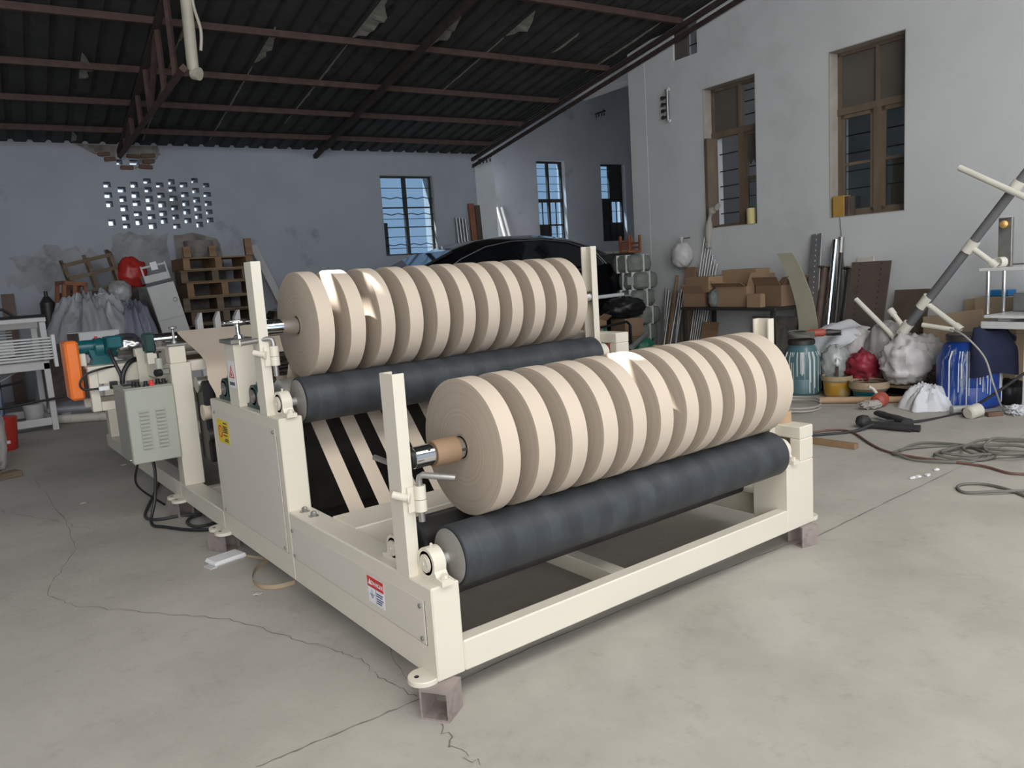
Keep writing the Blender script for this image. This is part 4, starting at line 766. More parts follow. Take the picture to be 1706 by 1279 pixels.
# angle grinder and coiled flex on the teal barrel
tl = Vector(tb.location) + Vector((0, 0, .47))
g = thing('angle_grinder', 'red and black angle grinder lying on the teal barrel lid', 'power tool', tl + Vector((.03, -.06, 0)), R(-50))
m = MB(); m.lathe([(.02, -.03), (.03, 0), (.032, .10), (.024, .12)], (0, 0, .035), (1, 0, 0), 18); obj('motor_housing', m, 'red_tool', g); m = MB(); m.lathe([(.024, 0), (.028, .02), (.022, .07), (.016, .12)], (.12, 0, .035), (1, 0, 0), 16); obj('gear_head', m, 'dark_metal', g); obj('grinding_disc', Cy((.20, 0, .01), (.20, 0, .014), .045, n=24), 'black', g); obj('handle', Cy((-.03, 0, .035), (-.13, 0, .035), .018, n=12), 'black', g)
o = thing('cable_coil', 'dark coiled flex heaped on the teal barrel lid', 'cable', tl)
for k in range(6): obj('loop', Tb([(.115 * math.cos(a) * (1 - .06 * k) + .01 * math.sin(3 * a + k), .105 * math.sin(a), .008 + .008 * k + .004 * math.sin(2 * a + k)) for a in [2 * math.pi * i / 28 for i in range(28)]], .006, 6, closed=True), 'hose_grey', o)
# pallet and the heap on it
pc = rp(-.66, 7.33); pallet('low wooden pallet under the heap of plastic bags by the right wall', pc, rzR, (.98, .48, .115), 'pallet_wood')
zt = .116
def on(u, v, r): p = RW(u, v, r); p.z = zt; return p
sack('big white plastic sack bulging with round bottles on the pallet', on(1510, 630, -.72), (.225, .17, .20), 'white_bag', 4, amp=.22, f=4.0, knot=False, crease=.16)
sack('red patterned plastic bag on the pallet below the white sheet', on(1440, 620, -.78), (.15, .13, .13), 'red_bag', 9, cat='bag', f=3.5, amp=.3, knot=False, crease=.25, name='plastic_bag')
sack('clear plastic bag of glass jars between teal barrel and red bag', on(1392, 620, -.86), (.125, .11, .16), 'clear_jug', 12, cat='bag', f=4, knot=False, name='plastic_bag')
sack('crumpled grey plastic bag heaped high behind the white sack', on(1480, 600, -.56), (.20, .16, .25), 'grey_bag', 14, cat='bag', f=3.4, knot=False, name='plastic_bag')
sack('crumpled translucent grey bag right of the pole foot', on(1540, 600, -.55), (.17, .15, .20), 'grey_bag', 16, cat='bag', f=3.6, knot=False, name='plastic_bag')
sack('pale grey plastic bag behind the red bag', on(1430, 595, -.56), (.17, .15, .22), 'white_bag', 22, cat='bag', f=3.4, knot=False, name='plastic_bag')
for k, (u, v, r_, rad, mt, lb) in enumerate(((1562, 600, -.50, (.10, .09, .10), 'grey_bag', 'small grey bag squeezed between white sack and blue barrel'), (1565, 625, -.62, (.09, .08, .08), 'dark_heap2', 'dark crumpled scrap bag beside the blue barrel'), (1470, 615, -.62, (.10, .09, .20), 'white_bag', 'slim white bag between red bag and white sack'), (1415, 600, -.62, (.13, .11, .20), 'grey_bag', 'grey crumpled bag under the white sheet'), (1548, 580, -.55, (.11, .1, .17), 'green_rag', 'pale green plastic bag high beside the barrel'))):
    sack(lb, on(u, v, r_), rad, mt, 140 + k, cat='bag', amp=.32, f=3.4, knot=False, crease=.25, name='plastic_bag')
# white sheet over the bags, corner hanging
c0 = RW(1375, 555, -.72)
def shf(u, v):
    x = -.02 + .42 * u; hang = max(0, v - .5) * .34 * (1 - abs(u - .48) * 1.6); p = RW(1372 + 78 * u, 540, -.5) + ER * (-.40 * v); z = .50 + .07 * math.sin(u * 3.1) - .10 * v - hang + .012 * math.sin(u * 14 + v * 6); return (p.x, p.y, z)
m = MB(); m.grid(shf, 22, 16, (0, 0, -.004)); one('cloth_sheet', m, 'white_cloth', 'white cloth sheet draped over the bags, one corner hanging down', 'cloth', ang=80)
# small things in front of the pallet
p = thing('paint_pail', 'small paint pail with ochre drips and bag rim beside the teal barrel', 'pail', fl(1395, 660)); m = MB(); m.lathe([(.085, 0), (.10, .03), (.108, .13), (.105, .13), (.098, .02)], (0, 0, 0), n=28); obj('body', m, 'ochre_paint', p); m = MB(); m.lathe([(.106, .12), (.12, .14), (.115, .175), (.10, .165)], (0, 0, 0), n=20, cap=False); obj('bag_rim', m, 'tan_cloth', p); obj('handle', Tb([(.0, 0, .14), (0, 0, .24)], .012, 8), 'dark_wood', p); m = MB(); m.lathe([(.027, -.006), (.034, -.006), (.034, .006), (.027, .006), (.027, -.006)], (0, 0, .275), (.55, -.8, 0), 24, cap=False); obj('white_ring', m, 'white', p)
p = thing('plastic_tray', 'teal plastic basin with a brown bag crumpled over the rim', 'basin', fl(1448, 665)); m = MB(); m.lathe([(.10, 0), (.115, .05), (.125, .075), (.118, .075), (.108, .01)], (0, 0, 0), n=28); obj('body', m, 'tealtray', p); m = MB(); m.lathe([(.12, .07), (.15, .10), (.145, .15), (.12, .14)], (0, 0, 0), n=24, cap=False); obj('paper_bag', m, 'kraft_board', p)
o, L = pole('cardboard_tube', 'long kraft cardboard tube lying on the floor before the pallet', 'cardboard tube', fl(1366, 672) + Vector((0, 0, .026)), fl(1512, 671) + Vector((0, 0, .026)), .025, 'kraft')
t = thing('electric_mixer', 'orange power tool with a rag round its handle on the floor', 'power tool', fl(1465, 678), R(-35)); m = MB(); m.lathe([(.03, -.05), (.05, -.03), (.055, .04), (.04, .06)], (0, 0, .055), (.8, .6, .05), 20); obj('motor_body', m, 'red_tool', t); m = MB(); m.blob((-.09, -.05, .032), (.085, .05, .034), .4, 3, 4, flat=-.03, crease=.2); obj('rag_wrap', m, 'reveal', t); obj('spout', Tb([(0, .03, .09), (-.02, .05, .13), (-.05, .06, .15)], .012, 8), 'cream_old', t)
DRAPE_LATER = 1
sack('shiny black plastic bag on the floor under the white bench', RW(1680, 668, -.75) * Vector((1, 1, 0)) if False else fl(1682, 672), (.11, .10, .10), 'black', 33, cat='bag', f=3, knot=False, name='plastic_bag')
t = thing('mallet', 'cream rubber mallet lying on the floor before the blue barrel', 'mallet', fl(1622, 696), R(20)); m = MB(); m.lathe([(.034, -.055), (.045, -.045), (.045, .045), (.034, .055)], (0, 0, .045), (.75, -.6, .15), 22); obj('head', m, 'foam_yellow' if False else 'cream_old', t); obj('handle', Cy((.02, .03, .04), (.25, .12, .02), .014, n=12), 'dark_wood', t)
m = MB(); m.box(-.055, .055, -.02, .02, 0, .03, ch=.003); one('brick_piece', m, 'brick', 'small red brown brick piece on the floor near the mallet', 'brick', fl(1656, 693), R(-30))
sack('bunch of white rag strips on the floor at the bench leg', fl(1694, 690), (.07, .06, .035), 'white_cloth', 35, cat='rag', amp=.5, f=5, knot=False, crease=.3, name='rag')
one('bottle', Cy((0, 0, .03), (.12, 0, .03), .03, n=16), 'clear_jug', 'clear plastic bottle lying between cloth bundle and mallet', 'bottle', fl(1585, 690), R(-40))
# boards and sheet metal leaning behind the heap
def perf(o, L, w_, rows, mat='black'):
    for x in rows:
        m = MB()
        for k in range(int(L / .05)): m.box(x - .005, x + .005, -.0045, -.0035, .05 + k * .05, .062 + k * .05)
        obj('slot_row', m, mat, o)
def rwp(s, z, r): return rp(r, s, z)
o, L = lean('steel_plate', 'tall narrow grey steel plate with holes leaning on the right wall', 'steel plate', rwp(6.33, 1.33, -.04), rwp(6.43, 0, -.32), .115, .006, 'zinc'); perf(o, L, .1, [.0], 'white')
def curv(u, v): 
    z = 1.17 * v; a = (1 - v); s = 6.50 - .24 * (v ** 2.6) + .05 * math.sin(math.pi * v); return rp(-.44 + .06 * v + .0 * u, s - .12 + .22 * u * (1 - .2 * v), z)
m = MB(); m.grid(curv, 3, 18, tuple(ER * .006)); one('curved_sheet', m, 'yellow_sheet', 'curved yellowish sheet standing between carton table and steel plate', 'metal sheet')
def flanged(label, s, zt_, mat, r=.03):
    a = rp(-.33, s + .03, 0); b = rp(-.07, s, zt_); o, L = pole('flanged_pipe', label, 'pipe', a, b, r, mat); obj('flange', Cy((0, 0, L - .012), (0, 0, L), r * 1.9, n=24), mat, o); return o
flanged('rusty flanged pipe leaning left of the chrome pipes', 6.44, 1.02, 'rust_pipe', .035); flanged('dark flanged pipe leaning right of the chrome pipes', 6.70, 1.00, 'dark_metal', .033)
pole('chrome_pipe', 'tallest shiny chrome pipe leaning on the right wall', 'pipe', rp(-.34, 6.60, 0), rp(-.06, 6.545, 1.26), .028, 'chrome'); pole('chrome_pipe', 'brown topped steel pipe close behind the tallest chrome pipe', 'pipe', rp(-.26, 6.64, 0), rp(-.035, 6.585, 1.28), .027, 'grey_steel')
pole('steel_pipe', 'dark thin pipe leaning just right of the chrome pipes', 'pipe', rp(-.36, 6.69, 0), rp(-.08, 6.615, 1.14), .018, 'dark_metal')
o, L = lean('perforated_plate', 'wide brown steel plate with two slot rows leaning on the right wall', 'steel plate', rwp(6.925, 1.05, -.10), rwp(6.93, 0, -.34), .38, .008, 'rusty_plate'); perf(o, L, .38, [-.10, .10], 'black')
lean('steel_plate', 'cream plate edge showing behind the brown perforated plate', 'steel plate', rwp(6.84, 1.09, -.05), rwp(6.86, 0, -.22), .16, .008, 'cream_old')
lean('board', 'dark brown board leaning on the wall behind the grey bags', 'board', rwp(7.30, .80, -.10), rwp(7.32, .0, -.30), .30, .02, 'dark_wood')
for k, (sx, z, rr_, w_, lab) in enumerate(((7.72, .62, -.42, .46, 'large folded kraft carton leaning beside the pipe rack foot'), (7.95, .74, -.20, .5, 'flattened kraft carton leaning on the wall behind the bench'))):
    a = rp(rr_, sx + .1, 0); b = rp(rr_ + .16, sx, z); o, L = lean('flattened_carton', lab, 'cardboard', b, a, w_, .02, 'kraft_board'); obj('fold_line', B(-w_ / 2, w_ / 2, -.0115, -.0105, L * .55, L * .555), 'carton_dark', o)
# pipe rack: grey pole with white fittings
PA = RW(1495, 566, -.72); PB = RW(1745, 243, -.72); rk = thing('pipe_rack', 'grey plastic pole with white pipe stubs leaning over the heap', 'pipe rack', (0, 0, 0))
rk.location = PA; off = -PA
def rl(u, v, r=-.72): return RW(u, v, r) + off
obj('pole', Tb([rl(1495, 566), rl(1745, 243)], .032, 18), 'grey_pvc', rk)
def stub(a, b, r=.019, col_=True):
    A = rl(*a); Bv = rl(*b); s_ = obj('stub', Tb([A, Bv], r, 14), 'white_pvc', rk); d = (Bv - A).normalized()
    if col_: m = MB(); m.lathe([(r * 1.35, 0), (r * 1.35, .055), (r * .8, .056), (r * .8, .04)], Bv - d * .045, d, 16); obj('socket', m, 'white_pvc', s_)
for a, b, rr_ in (((1613, 408), (1660, 443), .020), ((1541, 503), (1600, 548), .020), ((1507, 547), (1484, 517), .019)): stub(a, b, rr_)
obj('stub', Tb([rl(1426, 498), rl(1480, 552), rl(1497, 572)], .019, 14), 'white_pvc', rk); obj('stub', Tb([rl(1598, 279, -.80), rl(1720, 334, -.80)], .021, 14), 'white_pvc', rk); obj('stub', Tb([rl(1537, 541, -.83), rl(1588, 549, -.83)], .017, 14), 'white_pvc', rk)
for u, v in ((1617, 410), (1541, 503), (1508, 547), (1693, 310)):
    A = rl(u - 7, v + 9); Bv = rl(u + 7, v - 9); obj('tee', Tb([A, Bv], .041, 16), 'white_pvc', rk)
# white bench on the right edge
bn = thing('work_bench', 'white steel work bench at the right edge of the photo', 'bench', rp(-.42, 8.75), rzR)
def bl_(s, r): return (8.75 - s, -(r + .55))      # local x,y from room s,r  (x to the back, y towards the room)
for s in (8.5, 9.5):
    for r in (-.88, -.22): x, y = bl_(s, r); obj('leg', B(x - .025, x + .025, y - .025, y + .025, 0, .56, ch=.003), 'white_paint', bn)
x0, y0 = bl_(8.2, -.92); x1, y1 = bl_(9.6, -.18); obj('top_frame', B(x1, x0, y1, y0, .56, .61, ch=.004), 'white_paint', bn); obj('top_board', B(x1, x0 - .03, y1, y0 + .02, .635, .655, ch=.003), 'white_paint', bn)
for s in (8.32, 8.9, 9.5): x, y = bl_(s, -.55); obj('spacer', B(x - .04, x + .04, y - .3, y + .3, .61, .635), 'white_paint', bn)
x, y = bl_(9.0, -.88); obj('stretcher', B(x - .5, x + .5, y - .02, y + .02, .12, .17), 'white_paint', bn)
zt2 = .656
fx = thing('test_fixture', 'white plate fixture on chrome rods with a grey column on the bench', 'fixture', rp(-.62, 8.46, zt2), rzR)
for dx in (.25, -.10, -.38):
    for dy in (.10, -.12): obj('rod', Cy((dx, dy, 0), (dx, dy, .30), .014, n=14), 'chrome', fx)
obj('plate', B(-.45, .29, -.16, .15, .30, .322, ch=.003), 'white_paint', fx); obj('column', B(.16, .25, -.05, -.02, .322, .66, ch=.003), 'grey_steel', fx)
m = MB(); m.lathe([(.012, 0), (.022, .01), (.02, .03), (.026, .04), (.026, .06), (.012, .065)], (.21, -.02, .615), (-.35, .93, 0), 18); obj('brass_knob', m, 'brass', fx)
for dx in (-.06, -.22): m = MB(); m.lathe([(.02, .322), (.02, .40), (.012, .41), (.016, .415), (.016, .45)], (dx, .05, 0), n=14); obj('valve', m, 'black' if dx < -.1 else 'grey_steel', fx)
obj('link_bar', Tb([(.1, .08, .34), (-.2, .1, .345)], .006, 6), 'grey_steel', fx); m = MB(); m.lathe([(.028, 0), (.036, 0), (.036, .05), (.028, .05), (.028, 0)], (.17, .06, .358), (.3, .9, 0), 18, cap=False); obj('pipe_end', m, 'white_pvc', fx)
sack('white rag sack on the bench under the fixture plate', rp(-.70, 8.72, zt2), (.13, .12, .095), 'white_cloth', 41, f=2.5, knot=False)
one('storage_bin', B(-.07, .07, -.08, .08, 0, .13, ch=.006), 'zinc', 'grey bin on the bench behind the chrome rods', 'bin', rp(-.40, 8.33, zt2), rzR); one('tray', B(-.08, .08, -.06, .06, 0, .045, ch=.004), 'blue_tray', 'small blue tray on the cream box behind the bench', 'tray', rp(-.14, 8.02, .745), rzR)
o, L = lean('board', 'wide beige sheet leaning on the wall behind the fixture', 'board', rwp(8.95, 1.25, -.03), rwp(8.95, .66, -.15), .75, .012, 'cream_old')
carton('plain cream box on the floor under the blue tray', rp(-.14, 8.04, 0), (.3, .24, .735), rzR, 0, 'kraft_board')
# ------------------------------------------------------------------ carton table at the right wall
tt = thing('steel_table', 'dark steel table carrying open cartons below the windows', 'table', rp(-.30, 5.63), rzR)
obj('table_top', B(-.61, .61, -.26, .24, .645, .675, ch=.003), 'dark_metal', tt)
for x in (-.57, .57):
    for y in (-.22, .22): obj('leg', B(x - .018, x + .018, y - .018, y + .018, 0, .645), 'dark_metal', tt)
obj('stretcher', B(-.57, .57, .20, .23, .10, .13), 'dark_metal', tt)
ztb = .676
def tbp(s, r, z=ztb): return rp(r, s, z)
carton('low brown carton at the left end of the table, lid half open', tbp(5.16, -.36), (.28, .26, .14), rzR + R(4), 1, 'carton_dark'); carton('kraft carton tied with white cord on the low brown carton', tbp(5.20, -.34, ztb + .145), (.36, .25, .155), rzR - R(5), 0, 'carton')
carton('upper carton with a dark print set back against the wall', tbp(5.58, -.17, ztb + .205), (.42, .22, .15), rzR + R(3), 0, 'carton', mark=(-.08, .06, .04, .11, 'ink')); carton('large kraft carton with red print in the middle of the table', tbp(5.64, -.33), (.40, .26, .20), rzR, 1, 'carton', mark=(-.02, .08, .06, .13, 'red'))
carton('wide open carton at the right end of the table', tbp(6.05, -.24), (.33, .28, .20), rzR - R(6), 1, 'carton_dark'); carton('small light carton at the front right of the table', tbp(5.98, -.49, ztb), (.16, .07, .12), rzR, 0, 'carton')
sack('grey rag hanging between the cartons on the table', tbp(5.43, -.46, ztb), (.075, .06, .10), 'bale', 51, cat='rag', knot=False, f=3, name='rag')
lean('wood_board', 'brown wood panel standing under the carton table', 'board', rwp(5.22, .50, -.30), rwp(5.22, 0, -.40), .22, .02, 'pallet_warm'); lean('wood_board', 'grey board standing deep under the carton table', 'board', rwp(5.85, .55, -.06), rwp(5.85, 0, -.16), .55, .02, 'bare_cement')
sack('black plastic bag lying at the left leg of the carton table', rp(-.66, 5.02), (.20, .13, .07), 'black', 53, cat='bag', knot=False, f=3, name='plastic_bag')
hb = thing('hanging_bag', 'white plastic bag hanging on the right wall above brown cartons', 'bag', RW(1136, 425, -.13)); m = MB(); m.blob((0, 0, 0), (.12, .125, .15), .14, 3, 61, crease=.1); obj('body', m, 'white_bag', hb, ang=80); m = MB(); m.lathe([(.03, .12), (.012, .16), (.03, .20)], (0, 0, 0), n=12); obj('tied_neck', m, 'white_bag', hb)
obj('hook', Tb([(0, 0, .18), tuple(ER * .13 + Vector((0, 0, .19)))], .005, 6), 'iron_bar', hb)
lean('wood_board', 'brown board standing below the hanging white bag', 'board', rwp(4.72, 1.08, -.06), rwp(4.74, 0, -.2), .17, .03, 'carton_dark')
NTH = ['first', 'second', 'third', 'fourth', 'fifth', 'sixth', 'seventh', 'eighth']
for k in range(7): pole('steel_rod', 'thin galvanized rod leaning left of the table cartons, %s tallest of seven' % NTH[k], 'rod', rp(-.26, 4.80 + .028 * k, 0), rp(-.03, 4.905 + .028 * k, 1.40 - .05 * k), .008, 'grey_steel' if k % 2 else 'zinc', 'rods leaning left of the table', n=8)
for k in range(5): lean('timber_strip', 'short brown timber strip behind the cartons, %s of five from the rods' % NTH[k], 'slat', rwp(5.14 + .045 * k, .98 - .015 * (k % 2), -.05), rwp(5.14 + .045 * k, ztb, -.07), .032, .02, 'rust_pipe', 'slats behind the cartons')
# bales, cartons and sacks at the wall corner
for k in range(6):
    z = .20 * k + .06; o = thing('bale', ['lowest strapped grey bale of the stack at the wall corner', 'second strapped grey bale from the floor in the corner stack', 'third strapped grey bale from the floor in the corner stack', 'third strapped grey bale from the top of the corner stack', 'second strapped grey bale from the top of the corner stack', 'topmost strapped grey bale, wooden stool on it'][k], 'bale', rp(-.26 - .02 * (k % 2), 4.02 + .03 * (k % 3) - (.10 if k == 5 else 0), z), rzR, 'strapped bales in the corner')
    m = MB(); m.blob((0, 0, .10), (.20, .17, .108), .06, 3, 70 + k, 32, 20, flat=-.1, pw=.45, crease=.04); obj('bundle', m, 'bale', o, ang=80)
    for x in (-.10, .06): m = MB(); m.prism([(-.175, -.002), (.175, -.002), (.175, .205), (-.175, .205)], 'x', x, x + .018); obj('strap', m, 'strap_white', o)
    obj('strap', B(-.206, .206, -.012, .006, .0, .206), 'strap_white', o)
    if k in (2, 3, 4): obj('label_patch', B(-.12, -.02, .172, .177, .06, .15), 'strap_white', o)
m = MB(); m.box(-.28, .25, -.26, .26, 0, .058); one('floor_board', m, 'pallet_wood', 'flat board under the strapped bales', 'board', rp(-.27, 4.03), rzR)
stl = thing('wooden_stool', 'small red brown wooden stool upside down on the topmost bale', 'stool', rp(-.25, 3.93, 1.29), rzR)
obj('seat', B(-.09, .09, -.10, .10, 0, .022, ch=.004), 'chair_wood', stl)
for x in (-.075, .075):
    for y in (-.085, .085): obj('leg', B(x - .012, x + .012, y - .012, y + .012, .022, .20), 'chair_wood', stl)
for z in (.04, .075, .11): obj('slat', B(-.10, .10, .075, .097, z, z + .028, ch=.003), 'chair_wood', stl)
for z in (.05, .10): obj('rung', B(-.088, .088, -.095, -.075, z, z + .022), 'chair_wood', stl)
carton('square brown carton with a hole low before the bales', rp(-.60, 4.22, .0), (.26, .24, .34), rzR + R(8), 0, 'carton_dark'); carton('brown carton stacked under the black net bundle', rp(-.60, 4.22, .35), (.28, .25, .20), rzR - R(6), 0, 'carton_dark')
sack('black net bundle piled on the brown cartons by the bales', rp(-.62, 4.20, .56), (.26, .22, .13), 'black', 75, cat='bundle', knot=False, f=3, crease=.2, name='net_bundle')
sack('green woven sack slumped behind the right rear guard', rp(-.98, 4.28), (.22, .20, .24), 'green_sack', 77, f=2.5); sack('green plastic sheet bundle low beside the green sack', rp(-.72, 4.62), (.14, .12, .20), 'green_sack', 78, cat='sheet', knot=False, f=3, name='plastic_sheet')
carton('tilted open carton on the green sack', rp(-1.06, 4.18, .42), (.24, .2, .14), rzR + R(25), 1, 'carton', tilt=(.2, .1)); sack('pink red bag beside the green sack', rp(-1.16, 4.55), (.10, .10, .19), 'red_tool', 80, cat='bag', knot=False, name='plastic_bag')
pole('grey_tube', 'grey plastic tube lying across the sacks behind the rear guard', 'pipe', rp(-1.10, 4.86, .30), rp(-.72, 4.68, .40), .03, 'zinc'); fr_ = thing('black_bracket', 'black bent steel bracket standing in front of the green sack', 'bracket', (0, 0, 0)); obj('bent_bar', Tb([rp(-1.3, 4.62, .52), rp(-.86, 4.52, .54), rp(-.80, 4.50, .50), rp(-.80, 4.50, 0)], .014, 8), 'black', fr_); obj('bent_bar', Tb([rp(-.84, 4.56, .5), rp(-.84, 4.56, 0)], .012, 8), 'black', fr_)
sack('tan canvas heap on the floor right of the rear guard', rp(-.80, 5.05), (.30, .22, .16), 'tan_cloth', 82, cat='cloth', knot=False, amp=.3, f=2.4, crease=.2, name='canvas_heap'); sack('brown rags on the floor between canvas heap and pipes', rp(-.48, 4.86), (.22, .16, .07), 'tan_cloth', 84, cat='rag', knot=False, amp=.3, f=3, crease=.2, name='rag')
for k in range(8):
    pole('metal_tube', 'slim metal tube in the sheaf right of the bales, %s from the bales' % NTH[k], 'tube', rp(-.26 - .03 * (k % 3), 4.40 + .030 * k, 0), rp(-.05, 4.30 + .042 * k, .86 - .03 * (k % 3)), .014, 'zinc' if k % 2 else 'grey_steel', 'tubes right of the bales', n=10)
pole('broom_handle', 'brown wooden broom handle in the sheaf of tubes', 'handle', rp(-.30, 4.50, 0), rp(-.08, 4.52, 1.0), .018, 'pallet_warm', hollow=False, n=12)
# things on the window sills and on the wall
def sillp(s, z, r=.06): return rp(r, s, z)
m = MB(); m.lathe([(.045, 0), (.047, .01), (.047, .15), (.045, .16)], (0, 0, 0), n=24); one('foam_roll', m, 'foam_yellow', 'pale yellow foam roll on the sill of the narrower right window', 'foam roll', sillp(5.50, 1.4885, .03), 0)
m = MB(); m.tube(spline([(0, 0, .20), (-.02, 0, .20), (-.09, .0, .16), (-.13, 0, .05), (-.15, -.0, -.16), (-.15, 0, -.22)], 6), .03, 10, rs=[.03 + .012 * math.sin(i * .7) for i in range(31)]); one('rubber_glove', m, 'reveal', 'grey rubber glove hanging over the sill of the narrower right window', 'glove', sillp(5.12, 1.50, -.045), rzR + R(180))
o = thing('amber_radio', 'amber wooden radio box on the sill of the wide right window', 'radio', sillp(6.53, 1.4655, .05), rzR); obj('case', B(-.06, .06, -.05, .05, 0, .19, ch=.004), 'amber_box', o); obj('grille', B(-.105, -.061, -.05, .05, 0, .18, ch=.004), 'dark_wood', o)
carton('upper carton behind the bars of the wide right window', rp(.36, 7.02, 1.74), (.24, .22, .19), rzR, 0, 'carton'); carton('lower carton with a small white red mark behind the window bars', rp(.36, 7.02, 1.55), (.26, .24, .17), rzR, 0, 'carton', mark=None)
o = bpy.data.objects[-1] if False else None
m = MB(); m.box(-.35, .35, -.3, .3, 0, 1.54, ch=.004); one('cupboard', m, 'dark_wood', 'dark cupboard in the next room behind the wide window', 'cupboard', rp(.62, 6.95), rzR)
m = MB(); m.lathe([(.02, 0), (.025, .25), (.012, .34)], (0, 0, 0), n=12); one('red_bottle', m, 'red', 'tall red bottle behind the mullion of the wide right window', 'bottle', rp(.34, 6.90, 1.5405))
v_ = thing('pipe_manifold', 'short vertical gas manifold with taps on the right wall', 'manifold', RW(1112, 175, -.035)); obj('riser', Cy((0, 0, -.17), (0, 0, .17), .016, n=12), 'grey_steel', v_)
for z in (-.12, -.05, .02, .09): m = MB(); m.cyl(tuple(ES * -.0), tuple(ES * -.07), .013, n=10); m.cyl(tuple(ES * -.07), tuple(ES * -.085), .022, n=12); m.tr(0, Matrix.Translation((0, 0, z))); obj('tap', m, 'dark_metal', v_)
for z in (-.17, .17): obj('wall_bracket', Cy((0, 0, z), tuple(ER * .03 + Vector((0, 0, z))), .02, n=10), 'strap_white', v_)
m = MB(); m.tube([RW(1399, 362, -.004), RW(1404, 420, -.004), RW(1408, 470, -.004)], .003, 5); one('thin_cord', m, 'hose_grey', 'thin cord hanging on the wall below the amber radio', 'cord')
for k, (u, v, n_) in enumerate(((1000, 187, -1), (808, 263, 0))):
    o = thing('conduit_bracket', ['black pronged bracket under the annex beam', 'black pronged bracket at the back wall corner'][k], 'bracket', BW(u, v, -.93 if n_ else .04)); obj('bar', Cy(tuple(ER * -.12 + Vector((0, 0, -.04))), tuple(ER * .12 + Vector((0, 0, .03))), .014, n=8), 'iron_bar', o)
    for j in range(4): q = ER * (-.1 + .065 * j) + Vector((0, 0, -.05 + .015 * j)); obj('prong', Cy(tuple(q), tuple(q + Vector((0, 0, -.05))), .012, n=8), 'iron_bar', o)
    obj('stem', Cy(tuple(ER * .12 + Vector((0, 0, .03))), tuple(ER * .12 + ES * -.05 + Vector((0, 0, .06))), .014, n=8), 'iron_bar', o)
# ------------------------------------------------------------------ hoses and bits on the floor
def hose(name, label, pts, r, mat, cat='hose', n=8, k=8, grp=None): return one(name, Tb(spline(pts, k), r, n), mat, label, cat, group=grp)
F_ = lambda u, v, z=0.0: tuple(fl(u, v) + Vector((0, 0, z)))
hose('power_cable', 'thick black cable rising from the floor to the bench at right', [F_(1345, 728, .009), F_(1420, 721, .009), F_(1470, 712, .04), F_(1530, 704, .009), F_(1600, 690, .012), tuple(RW(1650, 660, -1.02)), tuple(RW(1712, 618, -.93))], .010, 'cable_black', 'cable')
hose('air_hose', 'dull red air hose winding across the floor past the plank', [F_(1335, 724, .008), F_(1390, 718, .008), F_(1420, 722, .008), F_(1450, 741, .008), F_(1475, 753, .008), F_(1520, 763, .008), F_(1590, 772, .008), F_(1640, 779, .008), F_(1680, 790, .008), F_(1712, 792, .008)], .007, 'hose_red')
co = thing('coiled_hose', 'tangled dark grey hose coil on the floor at right', 'hose', fl(1600, 758)); q = fl(1600, 758)
rr = random.Random(5)
for k in range(5):
    cx, cy = 1560 + 38 * k + rr.uniform(-20, 20), 756 + rr.uniform(-5, 5); a_, b_ = rr.uniform(45, 85), rr.uniform(8, 14); P = []
    for i in range(30): t = 2 * math.pi * i / 30; P.append(Vector(F_(cx + a_ * math.cos(t) + 5 * math.sin(3 * t + k), cy + b_ * math.sin(t) + 2 * math.sin(2 * t + k), .009 + .012 * k * .6 + .004 * math.sin(5 * t))) - q)
    obj('loop', Tb(P, .008, 7, closed=True), 'hose_grey', co)
obj('hose_end', Tb([Vector(p) - q for p in spline([F_(1500, 754, .01), F_(1530, 741, .01), F_(1580, 742, .012), F_(1640, 752, .02), F_(1706, 757, .012), F_(1730, 758, .01)], 8)], .008, 7), 'hose_grey', co)
hose('cable_loop', 'single dark cable loop on the floor at the right edge', [F_(1720, 834, .008), F_(1680, 818, .008), F_(1640, 809, .008), F_(1605, 809, .008), F_(1595, 815, .008), F_(1610, 823, .008), F_(1660, 824, .016), F_(1725, 820, .008)], .007, 'hose_grey', 'cable')
hose('rubber_ring_hose', 'pale grey hose ring on the floor behind the tape roll', [F_(1322 + 45 * math.cos(a), 680 + 9 * math.sin(a), .008 + .002 * k) for k, a in enumerate([2 * math.pi * i / 12 for i in range(25)])], .007, 'cord_beige', k=4)
hose('pale_cord', 'pale cord arching down from the pipe rack past the jacket', [tuple(RW(1583, 548, -1.05)), tuple(RW(1608, 560, -1.10)), tuple(RW(1640, 595, -1.12)), tuple(RW(1655, 640, -1.12)), F_(1672, 686, .008), F_(1690, 694, .008)], .006, 'cord_beige', 'cord')
m = MB()
def ragf(u, v): p = fl(1432 + 100 * u, 700 + 22 * v - 8 * math.sin(u * 3)); return (p.x, p.y, .012 + .02 * max(0, noise.noise(Vector((u * 5, v * 3, 1)))) + (.03 * math.exp(-((u - .5) * 6) ** 2)))
rg_ = thing('rubber_boot', 'black rubber boots lying crossed on the floor', 'boots', fl(1480, 710)); q = fl(1480, 710)
def limb(a, b, r0, r1, name, z0=.03, z1=.03):
    P = [Vector(F_(*a, z0)).lerp(Vector(F_(*b, z1)), t / 6) - q for t in range(7)]; m = MB(); m.tube(P, r0, 14, rs=[r0 + (r1 - r0) * t / 6 + .003 * math.sin(t * 2.1) for t in range(7)])
    i0 = 0; m.v = [(x, y, max(.001, (z - .03) * .62 + .024)) for x, y, z in m.v]; return obj(name, m, 'cable_black', rg_, ang=70)
limb((1440, 712), (1520, 719), .036, .044, 'boot_leg'); limb((1462, 697), (1512, 713), .03, .045, 'boot_leg', .055, .05)
